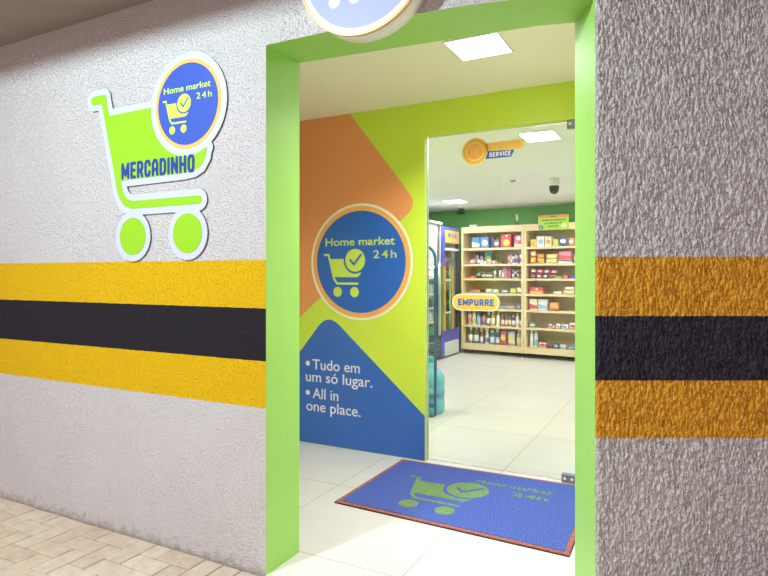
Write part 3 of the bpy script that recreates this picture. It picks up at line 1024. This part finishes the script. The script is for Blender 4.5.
def spray(t, wd, h, dp, a, b, rr):
    r = wd * .44
    bm = bmesh.new()
    lathe(bm, [(r * .95, 0), (r, h * .02), (r, h * .34), (r * .86, h * .48), (r * .6, h * .62), (r * .34, h * .72), (r * .30, h * .76)], 0, r, 20); obj('bottle_body', bm, pm(a), t)
    bm = bmesh.new(); lathe(bm, [(r * .42, h * .73), (r * .42, h * .82)], 0, r, 16)
    box(bm, -r * 1.05, r * .62, r * .7, r * 1.3, h * .86, h * .97, bev=.004)
    box(bm, -r * .3, r * .35, r * .75, r * 1.25, h * .80, h * .90)
    obj('spray_head', bm, pm('white'), t)
    bm = bmesh.new(); box(bm, -r * .95, -r * .75, r * .85, r * 1.15, h * .70, h * .88, bev=.002); obj('trigger', bm, pm('white'), t)
    bm = bmesh.new(); lathe(bm, [(r * 1.012, h * .10), (r * 1.012, h * .32), (r * .93, h * .42)], 0, r, 20); obj('paper_label', bm, pm('whiteb' if b == 'white' else b), t)
def can(t, wd, h, dp, a, b, rr):
    r = wd / 2
    bm = bmesh.new(); lathe(bm, [(r * .93, 0), (r, h * .04), (r, h * .94), (r * .93, h)], 0, r, 20); obj('can_body', bm, pm(a), t)
    bm = bmesh.new(); lathe(bm, [(r * .94, h * .99), (r * .94, h * 1.015), (r * .85, h * 1.02)], 0, r, 20); obj('lid', bm, pm('grey'), t)
    bm = bmesh.new(); lathe(bm, [(r * 1.012, h * .28), (r * 1.012, h * .66)], 0, r, 20); obj('paper_label', bm, pm(b), t)

KIND = {'box': ('carton', 'box', carton), 'pouch': ('packet', 'packet', packet), 'bottle': ('bottle', 'bottle', bottle), 'spray': ('spray_bottle', 'spray bottle', spray), 'can': ('can', 'can', can)}
PRODUCTS = [
    ('box', 0.145, 0.306, 1.850, 0.191, 0.06, 'blue2 white', 'blue and white washing powder box nearest the fridge on the top shelf'),
    ('box', 0.315, 0.491, 1.850, 0.190, 0.06, 'blue2 white', 'blue and white washing powder box beside a dark blue carton'),
    ('box', 0.498, 0.571, 1.850, 0.184, 0.14, 'navy navy', 'plain dark blue carton set back between powder box and purple pouch'),
    ('pouch', 0.584, 0.716, 1.850, 0.152, 0.06, 'plum pinkw', 'purple pouch with pale band between dark blue carton and red box'),
    ('box', 0.729, 0.928, 1.850, 0.175, 0.06, 'red yellow', 'red box with yellow lower panel on the top shelf'),
    ('box', 0.721, 0.928, 2.040, 0.054, 0.08, 'red white', 'flat red and white pack lying on the red box'),
    ('box', 0.991, 1.140, 1.850, 0.102, 0.06, 'pink white', 'pink carton at the bottom of a stack of two'),
    ('box', 0.996, 1.140, 1.946, 0.100, 0.06, 'pink white', 'pink carton on top of a stack of two'),
    ('pouch', 0.092, 0.231, 1.573, 0.092, 0.06, 'magenta pinkw', 'bright pink packet in front of the black pouch'),
    ('pouch', 0.224, 0.338, 1.573, 0.091, 0.06, 'magenta white', 'bright pink packet in front of the black cat pouch and beside a white box'),
    ('pouch', 0.138, 0.238, 1.573, 0.219, 0.20, 'black white', 'black pouch with white print nearest the fridge side of its shelf'),
    ('pouch', 0.242, 0.338, 1.573, 0.218, 0.20, 'black white', 'black pouch with white print beside the teal carton'),
    ('box', 0.322, 0.431, 1.573, 0.055, 0.06, 'white blue2', 'low white box with blue panel in front of the teal carton'),
    ('box', 0.356, 0.496, 1.573, 0.231, 0.18, 'teal lime', 'tall teal carton with lime green label'),
    ('pouch', 0.437, 0.540, 1.573, 0.071, 0.06, 'pinkw pink', 'pale pink packet beside the low white box'),
    ('pouch', 0.545, 0.642, 1.573, 0.067, 0.06, 'pink white', 'rose pink packet beside a small black tray'),
    ('box', 0.651, 0.760, 1.573, 0.035, 0.06, 'black grey', 'small flat black tray alone in the middle of its shelf'),
    ('bottle', 0.863, 0.906, 1.573, 0.152, 0.06, 'pinkw pink', 'pink and white tube bottle, first of the row of six'),
    ('bottle', 0.908, 0.949, 1.573, 0.156, 0.06, 'pink white', 'rose tube bottle, second of the row of six'),
    ('bottle', 0.951, 0.991, 1.573, 0.159, 0.06, 'white blue2', 'white tube bottle with blue cap, third of the row of six'),
    ('bottle', 1.000, 1.042, 1.573, 0.175, 0.06, 'pinkw purple', 'pale pink tube bottle with purple cap, fourth of the row of six'),
    ('bottle', 1.046, 1.088, 1.573, 0.175, 0.06, 'pink purple', 'rose tube bottle with purple cap, fifth of the row of six'),
    ('bottle', 1.092, 1.138, 1.573, 0.191, 0.06, 'white blue2', 'tallest white tube bottle with blue cap, next to the shelf divider'),
    ('box', 0.069, 0.215, 1.325, 0.038, 0.06, 'red pinkw', 'flat red and pink packet at the fridge end of the third shelf'),
    ('pouch', 0.215, 0.338, 1.325, 0.117, 0.06, 'black teal', 'black and teal pouch on the third shelf'),
    ('can', 0.342, 0.406, 1.325, 0.099, 0.06, 'green2 white', 'dark green can with white label beside the black and teal pouch'),
    ('can', 0.415, 0.478, 1.325, 0.099, 0.06, 'green2 white', 'dark green can with white label in the middle of three'),
    ('can', 0.487, 0.549, 1.325, 0.098, 0.06, 'green2 white', 'dark green can with white label beside a clear bottle'),
    ('bottle', 0.576, 0.637, 1.325, 0.158, 0.06, 'greyc grey', 'clear grey bottle beside the green cans'),
    ('bottle', 0.681, 0.742, 1.325, 0.157, 0.06, 'greyc grey', 'clear grey bottle beside a dusty pink carton'),
    ('box', 0.760, 0.799, 1.325, 0.190, 0.06, 'dusty pinkw', 'narrow dusty pink carton beside the clear bottle'),
    ('box', 0.805, 0.846, 1.325, 0.189, 0.06, 'dusty pink', 'narrow dusty pink carton beside the wine red carton'),
    ('box', 0.853, 0.930, 1.325, 0.199, 0.06, 'wine wine', 'wide wine red carton on the third shelf'),
    ('bottle', 0.940, 0.983, 1.325, 0.143, 0.06, 'black white', 'black bottle with white top directly beside the wine red carton'),
    ('bottle', 0.991, 1.034, 1.325, 0.143, 0.06, 'white black', 'white bottle with black top between black bottles'),
    ('bottle', 1.042, 1.084, 1.325, 0.142, 0.06, 'black white', 'black bottle with white top, second from the shelf divider'),
    ('bottle', 1.092, 1.134, 1.325, 0.142, 0.06, 'black grey', 'black bottle with grey top touching the shelf divider'),
    ('box', 0.069, 0.311, 1.070, 0.055, 0.06, 'rust pink', 'long flat rust red tray low on the fourth shelf'),
    ('pouch', 0.413, 0.553, 1.070, 0.071, 0.06, 'limew white', 'pale lime bag beside a second pale bag'),
    ('pouch', 0.558, 0.690, 1.070, 0.062, 0.06, 'mint white', 'pale mint bag beside the dark grey bag'),
    ('pouch', 0.703, 0.885, 1.070, 0.062, 0.06, 'slate white', 'dark grey bag on the fourth shelf'),
    ('pouch', 0.902, 1.023, 1.070, 0.086, 0.06, 'limey lime', 'lime yellow bag beside the dark grey bag'),
    ('pouch', 1.027, 1.140, 1.070, 0.102, 0.06, 'limey white', 'lime yellow bag beside the shelf divider'),
    ('box', 0.711, 0.867, 0.800, 0.051, 0.06, 'grey slate', 'flat grey packet nearest the yellow door sticker on the near empty shelf'),
    ('box', 0.871, 1.002, 0.800, 0.063, 0.06, 'taupe grey', 'flat taupe packet in the middle of the near empty shelf'),
    ('box', 1.007, 1.126, 0.800, 0.088, 0.06, 'slate grey', 'taller slate packet beside the divider on the near empty shelf'),
    ('bottle', 0.051, 0.132, 0.508, 0.242, 0.06, 'pinkw pink', 'pale pink cleaner bottle with pink cap at the fridge end of its shelf'),
    ('bottle', 0.142, 0.218, 0.508, 0.241, 0.06, 'whiteb lime', 'white cleaner bottle with lime cap'),
    ('bottle', 0.227, 0.316, 0.508, 0.192, 0.06, 'blue3 blue3', 'light blue cleaner bottle between the lime capped and pink bottles'),
    ('bottle', 0.335, 0.424, 0.508, 0.184, 0.06, 'pink purple', 'pink softener bottle with purple cap'),
    ('bottle', 0.433, 0.516, 0.508, 0.237, 0.06, 'green2 white', 'dark green bottle with white cap beside the pink softener'),
    ('bottle', 0.525, 0.611, 0.508, 0.236, 0.06, 'amber white', 'amber bottle with white cap'),
    ('bottle', 0.625, 0.711, 0.508, 0.239, 0.06, 'white yellow', 'white bottle with yellow cap'),
    ('bottle', 0.724, 0.796, 0.508, 0.204, 0.06, 'wine pinkw', 'wine coloured bottle beside the yellow capped white one'),
    ('bottle', 0.809, 0.862, 0.508, 0.207, 0.06, 'olive yellow', 'olive bottle with yellow top beside its darker twin'),
    ('bottle', 0.871, 0.924, 0.508, 0.207, 0.06, 'olive green2', 'olive bottle with green top'),
    ('bottle', 0.933, 0.998, 0.508, 0.195, 0.06, 'plum white', 'plum bottle with pale top'),
    ('bottle', 1.011, 1.080, 0.508, 0.230, 0.06, 'white white', 'plain white bottle near the shelf divider'),
    ('bottle', 1.087, 1.130, 0.508, 0.209, 0.06, 'green2 green2', 'slim dark green bottle touching the shelf divider'),
    ('bottle', 0.051, 0.156, 0.185, 0.286, 0.06, 'green2 white', 'dark green disinfectant bottle nearest the fridge on the bottom shelf'),
    ('bottle', 0.170, 0.274, 0.185, 0.284, 0.06, 'green2 white', 'dark green disinfectant bottle beside the brown spray bottle'),
    ('spray', 0.293, 0.382, 0.185, 0.283, 0.06, 'brown white', 'brown spray bottle with white trigger'),
    ('spray', 0.391, 0.493, 0.185, 0.285, 0.06, 'white blue2', 'white spray bottle with blue label and white trigger'),
    ('bottle', 0.502, 0.593, 0.185, 0.241, 0.06, 'blue2 white', 'blue bottle with white cap between two spray bottles'),
    ('spray', 0.607, 0.706, 0.185, 0.293, 0.06, 'navy white', 'dark blue spray bottle with white trigger'),
    ('pouch', 0.711, 0.840, 0.185, 0.242, 0.06, 'magenta yellow', 'pink refill pouch with yellow top'),
    ('pouch', 0.849, 1.002, 0.185, 0.240, 0.06, 'whiteb yellow', 'white refill pouch with yellow top and pink print'),
    ('bottle', 1.024, 1.123, 0.185, 0.284, 0.06, 'greyc yellow', 'clear bottle with yellow base beside the divider on the bottom shelf'),
    ('box', 1.234, 1.329, 1.850, 0.125, 0.06, 'yellow orange', 'small yellow box beside the divider on the top shelf'),
    ('box', 1.335, 1.468, 1.850, 0.172, 0.06, 'white blue3', 'tall white box with pale blue panel on the top shelf'),
    ('box', 1.478, 1.586, 1.850, 0.162, 0.06, 'cream orange', 'cream box with orange print beside the tall white box'),
    ('box', 1.610, 1.690, 1.850, 0.114, 0.06, 'limey lime', 'short lime yellow box on the top shelf'),
    ('pouch', 1.696, 1.840, 1.850, 0.149, 0.06, 'blue2 white', 'blue and white pouch on the top shelf'),
    ('pouch', 1.852, 1.955, 1.850, 0.136, 0.06, 'orange white', 'orange and white pouch beside the blue pouch'),
    ('pouch', 1.214, 1.329, 1.573, 0.109, 0.06, 'orange yellow', 'orange biscuit packet under another beside the divider'),
    ('pouch', 1.218, 1.333, 1.673, 0.106, 0.06, 'orange cream', 'orange biscuit packet on top of another beside the divider'),
    ('pouch', 1.337, 1.466, 1.573, 0.080, 0.06, 'yellow orange', 'yellow biscuit packet under an orange one'),
    ('pouch', 1.337, 1.462, 1.648, 0.076, 0.06, 'amber orange', 'amber biscuit packet lying on a yellow one'),
    ('pouch', 1.478, 1.685, 1.573, 0.071, 0.06, 'cream yellow', 'cream pasta bag at the bottom of its pile'),
    ('pouch', 1.486, 1.688, 1.643, 0.077, 0.06, 'yellow cream', 'yellow pasta bag on top of the pile'),
    ('box', 1.688, 1.924, 1.573, 0.055, 0.06, 'slate white', 'dark flat tray under the pink cake box'),
    ('box', 1.700, 1.901, 1.625, 0.133, 0.06, 'pink red', 'large pink cake box on a dark tray'),
    ('pouch', 1.940, 2.012, 1.573, 0.131, 0.06, 'beige cream', 'beige bag beside the dark tray'),
    ('pouch', 1.222, 1.329, 1.325, 0.080, 0.06, 'navy red', 'dark blue and red biscuit packet, bottom of the stack by the divider'),
    ('pouch', 1.333, 1.430, 1.325, 0.080, 0.06, 'wine white', 'wine red biscuit packet, bottom row second from the divider'),
    ('pouch', 1.434, 1.530, 1.325, 0.075, 0.06, 'navy white', 'dark blue biscuit packet with white print, bottom row third from the divider'),
    ('pouch', 1.534, 1.637, 1.325, 0.069, 0.06, 'red navy', 'red biscuit packet with blue print at the end of the bottom row'),
    ('pouch', 1.226, 1.337, 1.403, 0.082, 0.06, 'red white', 'red and white biscuit packet, upper row by the divider'),
    ('pouch', 1.341, 1.454, 1.403, 0.074, 0.06, 'red pinkw', 'red and pink biscuit packet, upper row middle'),
    ('pouch', 1.458, 1.566, 1.403, 0.081, 0.06, 'dred white', 'dark red biscuit packet with a pale corner, upper row'),
    ('pouch', 1.570, 1.681, 1.399, 0.069, 0.06, 'dred pinkw', 'dark red biscuit packet at the end of the upper row'),
    ('box', 1.645, 1.751, 1.325, 0.043, 0.06, 'green3 green3', 'low bright green packet'),
    ('box', 1.763, 1.859, 1.325, 0.057, 0.06, 'red pink', 'low red packet between green and blue packets'),
    ('box', 1.871, 1.993, 1.325, 0.058, 0.06, 'blue4 navy', 'low deep blue packet'),
    ('box', 1.214, 1.446, 1.070, 0.052, 0.06, 'orange yellow', 'orange and yellow box under the red one'),
    ('box', 1.214, 1.442, 1.122, 0.054, 0.06, 'red white', 'red box lying on the orange and yellow box'),
    ('pouch', 1.598, 1.759, 1.070, 0.047, 0.06, 'cream white', 'low cream bread bag beside the bread pile'),
    ('pouch', 1.766, 1.955, 1.070, 0.066, 0.06, 'cream beige', 'cream bread bag at the bottom of the bread pile'),
    ('pouch', 1.782, 1.951, 1.136, 0.060, 0.06, 'beige cream', 'beige bread bag on top of the bread pile'),
    ('box', 1.214, 1.351, 0.800, 0.185, 0.06, 'cream red', 'cream carton with red top beside the divider'),
    ('box', 1.364, 1.515, 0.800, 0.183, 0.06, 'white blue3', 'white carton with pale blue panel beside the cream carton'),
    ('pouch', 1.528, 1.706, 0.800, 0.144, 0.06, 'orange amber', 'orange snack bag beside the white carton'),
    ('can', 1.192, 1.298, 0.508, 0.082, 0.06, 'green3 white', 'green and white tub beside the divider'),
    ('pouch', 1.524, 1.583, 0.508, 0.072, 0.06, 'whiteb red', 'small white packet beside a red one on the sixth shelf'),
    ('pouch', 1.587, 1.647, 0.508, 0.063, 0.06, 'red white', 'small red packet between two white packets'),
    ('pouch', 1.651, 1.727, 0.508, 0.080, 0.06, 'whiteb grey', 'small white packet beside the blue and white packs'),
    ('pouch', 1.739, 1.859, 0.508, 0.075, 0.06, 'white blue2', 'white pack with blue print beside the small packets'),
    ('pouch', 1.863, 1.994, 0.508, 0.108, 0.06, 'white red', 'white pack with red print, tallest on its shelf'),
    ('bottle', 1.214, 1.281, 0.185, 0.278, 0.06, 'white white', 'white milk bottle beside the divider on the bottom shelf'),
    ('bottle', 1.287, 1.353, 0.185, 0.277, 0.06, 'whiteb blue3', 'white milk bottle beside the pink pack on the bottom shelf'),
    ('pouch', 1.359, 1.498, 0.185, 0.085, 0.06, 'pinkw red', 'pale pink pack beside the milk bottles'),
    ('pouch', 1.506, 1.600, 0.185, 0.085, 0.06, 'dred navy', 'dark red pack beside the pale pink pack'),
    ('pouch', 1.604, 1.706, 0.185, 0.080, 0.06, 'navy blue3', 'dark blue pack beside the dark red one'),
    ('pouch', 1.714, 1.822, 0.185, 0.071, 0.06, 'white blue3', 'low white pack beside the dark blue one'),
    ('pouch', 1.830, 1.982, 0.185, 0.066, 0.06, 'slate blue3', 'low blue grey pack at the end of the bottom row'),
]
rr = random.Random(11)
placed = []
for kind, s0, s1, z, h, dep, cols, label in PRODUCTS:
    nm, cat, fn = KIND[kind]
    if s0 < 1.135:
        s0, s1 = [.078 + (q - .035) * (1.090 - .078) / (1.142 - .035) for q in (s0, s1)]
        k_ = max(0, .075 - s0); s0 += k_; s1 += k_
    else:
        s0 = max(s0, 1.186); s1 = min(s1, 2.355)
    wd = s1 - s0
    base = max([L_ for L_ in LEVELS if L_ <= z + .001])
    if z - base > .01:
        z = max([q[2] for q in placed if q[3] == base and q[0] < s1 - .01 and q[1] > s0 + .01 and q[4] == dep or (q[3] == base and q[0] < s1 - .03 and q[1] > s0 + .03)], default=base)
    placed.append((s0, s1, z + h * (1.02 if kind == 'pouch' else 1) + .001, base, dep))
    p = SH0 + E1 * ((s0 + s1) / 2) + E2 * dep
    t = thing(nm, label, cat, (p.x, p.y, z + .0005), SHA, nm.replace('_', ' ') + 's on the wooden shelves')
    dp = {'box': min(.17, max(.07, wd * .8)), 'pouch': min(.10, max(.05, min(wd, h) * .6))}.get(kind, wd)
    if dep > .1:
        dp = min(dp, .10)
    a, b = cols.split()
    fn(t, wd * .95, h, dp, a, b, rr)

# things on top of the shelves
def on_shelf(name, label, cat, s, y, z):
    p = SH0 + E1 * s + E2 * y
    return thing(name, label, cat, (p.x, p.y, z), SHA)
t = on_shelf('carton', 'small white box lying on top of the wooden shelves', 'box', .20, .03, 2.2105)
bm = bmesh.new(); box(bm, -.065, .065, .02, .10, 0.0, .055, bev=.003); obj('carton_body', bm, pm('white'), t)
obj('printed_panel', bx(-.05, .05, -.001, 0, .015, .035), pm('greyc'), t)
t = on_shelf('room_diffuser', 'dark bottle with pale reeds on top of the wooden shelves', 'room diffuser', 1.005, .06, 2.2105)
bm = bmesh.new(); lathe(bm, [(.034, 0), (.036, .02), (.03, .05), (.012, .07), (.012, .085)], seg=18); obj('bottle_body', bm, pm('green2'), t)
bm = bmesh.new()
for k in range(5):
    tube(bm, [(.004 * (k - 2), 0, .05), (.010 * (k - 2) - .008, .004 * (k % 2), .20)], .004, 6)
obj('reeds', bm, pm('beige'), t)
t = on_shelf('notice_board', 'green and orange security notice on top of the wooden shelves', 'sign', 1.634, -.012, 2.115)
obj('board', bx(-.245, .245, 0, .010, 0, .242), mat('notice_lime', (176, 220, 80), .4), t)
obj('header_strip', bx(-.245, .245, -.001, 0, .196, .242), mat('notice_orange', (232, 150, 84), .4), t)
nk = mat('notice_ink', (52, 92, 60), .5)
text_mesh('lettering', 'ATENÇÃO', mat('notice_purple', (110, 52, 84), .5), t, (0, -.002, .206), .032, .12, bold=.02, align='CENTER')
for s, z, wd in (('Ambiente monitorado', .147, .39), ('por câmeras de', .100, .28), ('segurança.', .053, .185)):
    text_mesh('lettering', s, nk, t, (0 if z != .147 else .005, -.0015, z), .042, wd, bold=.02, align='CENTER')
bm = bmesh.new(); prism(bm, [circ_pts((-.195, .045), .036, 28)], -.0015, 0); obj('badge', bm, mat('badge_blue', (52, 84, 160), .4), t)
bm = bmesh.new(); prism(bm, logo_loops((-.185, .050), .033), -.0025, -.0015); obj('badge_mark', bm, M['text_white'], t)
bm = bmesh.new(); prism(bm, [pill(.13, .215, .035, .085)], -.0015, 0); prism(bm, [pill(.15, .20, .08, .10)], -.0015, 0); obj('camera_mark', bm, mat('notice_pale', (226, 240, 190), .4), t)

# ---------------------------------------------------------------- fridges
def small_bottle(x, y, z, h, r, c, cap, label, group):
    t = thing('drink_bottle', label, 'bottle', (x, y, z), 0, group)
    bm = bmesh.new(); lathe(bm, [(r * .9, 0), (r, h * .03), (r, h * .62), (r * .45, h * .82), (r * .4, h * .92)], seg=14); obj('bottle_body', bm, pm(c), t)
    bm = bmesh.new(); lathe(bm, [(r * .46, h * .91), (r * .46, h)], seg=12); obj('cap', bm, pm(cap), t)

FP = mat('fridge_purple', (78, 82, 186), .35); FG = mat('fridge_green', (104, 150, 76), .4)
FO = mat('handle_orange', (232, 164, 84), .4); FD = mat('fridge_dark', (56, 66, 68), .4)
FWH = mat('fridge_white', (224, 230, 226), .35)
XF = -1.885
t = thing('drinks_fridge', 'purple drinks fridge with yellow logo panel beside the wooden shelves', 'fridge', (XF, 6.82, 0))
t0 = t
LED = emit_mat('fridge_led', (236, 248, 255), 28)
Wd = .85
bm = bmesh.new()
box(bm, -.66, -.06, 0, .03, .02, 2.19); box(bm, -.66, -.06, Wd - .03, Wd, .02, 2.19); box(bm, -.66, -.63, .03, Wd - .03, .02, 2.19)
box(bm, -.63, -.06, .03, Wd - .03, .02, .44); box(bm, -.63, -.06, .03, Wd - .03, 1.95, 2.19)
obj('cabinet', bm, FWH, t)
obj('header', bx(-.06, 0, 0, Wd, 1.93, 2.195, bev=.006), FP, t)
lpn = obj('logo_panel', bx(0, .004, .17, Wd - .04, 1.925, 2.135), mat('logo_yellow', (250, 196, 66), .4), t)
obj('logo_block', bx(.004, .006, .30, .36, 2.02, 2.10), mat('logo_dark', (70, 56, 96), .4), lpn)
bm = bmesh.new()
for y in (.38, .49, .60):
    box(bm, .004, .006, y, y + .08, 2.015, 2.10, bev=.0008)
obj('logo_block', bm, mat('logo_pale_blue', (110, 156, 208), .4), lpn)
obj('logo_block', bx(.004, .006, .42, .66, 1.96, 1.99), pm('pinkw'), lpn)
obj('side_stile', bx(-.06, .0, 0, .155, 1.55, 1.93), FP, t)
obj('side_stile', bx(-.06, .0, 0, .10, .46, 1.55), FG, t)
obj('side_stile', bx(-.06, .0, Wd - .05, Wd, .46, 1.93), FD, t)
obj('door_rail', bx(-.05, .003, .155, Wd - .05, 1.80, 1.84), FWH, t)
gp = obj('door_glass', bx(-.045, -.037, .10, Wd - .05, .46, 1.93), M['fridge_glass'], t)
for y0, m_ in ((.11, FO), (.40, FG), (.46, FO)):
    obj('door_handle', bx(-.02, .012, y0, y0 + .05, .46, 1.52), m_, t)
obj('handle_bracket', bx(-.02, .015, .165, .40, 1.285, 1.31), FWH, t)
obj('handle_bracket', bx(-.02, .015, .165, .40, .74, .765), FWH, t)
obj('lower_panel', bx(-.06, .002, 0, Wd, .03, .46, bev=.004), FP, t)
gr = obj('vent_grille', bx(.002, .008, .14, .79, .03, .26), FWH, t)
bm = bmesh.new()
for k in range(7):
    box(bm, .008, .010, .17 + .085 * k, .185 + .085 * k, .05, .24)
obj('grille_slot', bm, pm('greyc'), gr)
obj('foot_rail', bx(-.6, -.02, .02, Wd - .02, 0, .03), FD, t)
ZS = (.46, .70, .95, 1.20, 1.45, 1.68)
for z in ZS:
    obj('wire_shelf', bx(-.60, -.07, .03, Wd - .03, z - .012, z), FWH, t)
cc = [('teal', 'white'), ('greyc', 'teal'), ('green3', 'white'), ('wine', 'red'), ('blue3', 'white'), ('brown', 'red')]
for i, z in enumerate(ZS):
    for j in range(6):
        c1, c2 = cc[(i * 2 + j // 3) % 6]
        small_bottle(XF - .13, 6.82 + .12 + j * .11, z + .0005, .17 if z < 1.6 else .15, .036, c1, c2,
                     'small drink bottle standing in a row behind the glass of the purple fridge', 'drink bottles in the purple fridge')

obj('led_strip', bx(-.075, -.065, .12, .15, .5, 1.9), LED, t0)
t = thing('display_chiller', 'white topped open chiller next to the purple fridge, mostly behind the lobby wall', 'fridge', (XF, 5.60, 0))
Wd = 1.21
bm = bmesh.new()
box(bm, -.68, -.64, 0, Wd, .03, 2.2); box(bm, -.64, 0, 0, .04, .03, 2.2); box(bm, -.64, -.30, Wd - .04, Wd, .03, 2.2)
obj('cabinet', bm, FWH, t)
obj('top_cover', bx(-.68, .03, 0, Wd - .02, 2.2, 2.245, bev=.006), mat('cover_grey', (176, 186, 178), .4), t)
obj('header_panel', bx(-.03, .0, .04, Wd - .16, 1.53, 2.2, bev=.006), FWH, t)
obj('end_stile', bx(-.03, 0, Wd - .155, Wd - .13, .40, 2.2), FD, t)
obj('end_stile', bx(-.03, 0, Wd - .05, Wd - .02, .40, 2.2), FWH, t)
obj('base_panel', bx(-.64, 0, .04, Wd - .02, .03, .40, bev=.004), mat('chiller_base', (74, 78, 72), .5), t)
bm = bmesh.new()
for k in range(4):
    box(bm, 0, .006, .06, Wd - .04, .10 + .07 * k, .12 + .07 * k)
obj('base_louvre', bm, mat('louvre_grey', (110, 112, 104), .5), t)
obj('foot_rail', bx(-.6, -.02, .04, Wd - .04, 0, .03), FD, t)
ZS = (.40, .63, .86, 1.08, 1.30, 1.56, 1.78, 2.0)
for z in ZS:
    obj('wire_shelf', bx(-.62, -.04, .04, Wd - .05, z - .018, z), FWH, t)
for i, z in enumerate(ZS[:5]):
    for j in range(8):
        c1, c2 = [('green3', 'green2'), ('greyc', 'slate'), ('green2', 'lime'), ('greyc', 'grey'), ('pinkw', 'red')][i]
        small_bottle(XF - .10, 5.60 + .10 + j * .125, z + .0005, .17, .042, c1, c2, 'small drink bottle standing in a row in the white topped chiller', 'drink bottles in the white chiller')

obj('led_strip', bx(-.06, -.045, .08, Wd - .06, 1.505, 1.515), LED, t)
# ---------------------------------------------------------------- water bottle and hand truck
JX, JY = -.60, 3.34
t = thing('water_jug', 'pale turquoise water cooler bottle on the floor behind the blue tube frame', 'water bottle', (JX, JY, .0015))
JG = bpy.data.materials.new('turquoise_plastic'); JG.use_nodes = True
b_ = JG.node_tree.nodes['Principled BSDF']
b_.inputs['Base Color'].default_value = lin((128, 218, 238)); b_.inputs['Roughness'].default_value = .2
b_.inputs['Transmission Weight'].default_value = .35; b_.inputs['IOR'].default_value = 1.33
bm = bmesh.new()
lathe(bm, [(.125, 0), (.142, .012), (.146, .05), (.146, .12), (.140, .135), (.140, .155), (.146, .17), (.146, .235), (.140, .25), (.140, .27), (.146, .285), (.146, .34), (.135, .385), (.10, .425), (.045, .455), (.033, .475), (.032, .52)], seg=36)
obj('bottle_body', bm, JG, t)
bm = bmesh.new(); lathe(bm, [(.036, .512), (.037, .552), (.03, .56)], seg=20); obj('cap', bm, mat('cap_teal', (40, 176, 196), .4), t)
bm = bmesh.new(); lathe(bm, [(.1475, .175), (.1475, .23)], seg=36); obj('paper_label', bm, mat('jug_label', (84, 150, 196), .4), t)
t = thing('hand_truck', 'blue tube hand truck standing behind the glass, its bent top rail showing', 'hand truck', (-.695, 3.14, 0))
BT = mat('blue_steel', (52, 100, 150), .35, metal=.3)
hw = .235
pts = [(hw, 0, .02), (hw, 0, 1.53)] + [(hw - .13 + .13 * math.cos(a), 0, 1.545 + .13 * math.sin(a)) for a in [math.pi / 2 * k / 8 for k in range(1, 9)]]
pts += [(-hw + .13 - .13 * math.sin(a), 0, 1.545 + .13 * math.cos(a)) for a in [math.pi / 2 * k / 8 for k in range(0, 8)]] + [(-hw, 0, 1.53), (-hw, 0, .02)]
bm = bmesh.new(); tube(bm, pts, .0145, 14); obj('frame', bm, BT, t)
for z in (1.325, .70, .12):
    obj('cross_bar', bx(-hw, hw, -.012, .012, z - .025, z + .025, bev=.004), mat('blue_bar', (60, 112, 170), .4), t)
obj('toe_plate', bx(-hw, hw - .03, -.01, .045, .001, .010), BT, t)
for x in (-.10, .02):
    bm = bmesh.new()
    lathe(bm, [(.05, -.018), (.075, -.018), (.08, -.01), (.08, .01), (.075, .018), (.05, .018)], seg=24)
    o = obj('wheel', bm, M['rubber'], t, (x, -.06, .081)); o.rotation_euler = (0, math.pi / 2, 0)
bm = bmesh.new(); tube(bm, [(-.14, -.06, .081), (.06, -.06, .081)], .009, 10); box(bm, -.05, -.03, -.065, -.005, .07, .09); obj('axle', bm, BT, t)
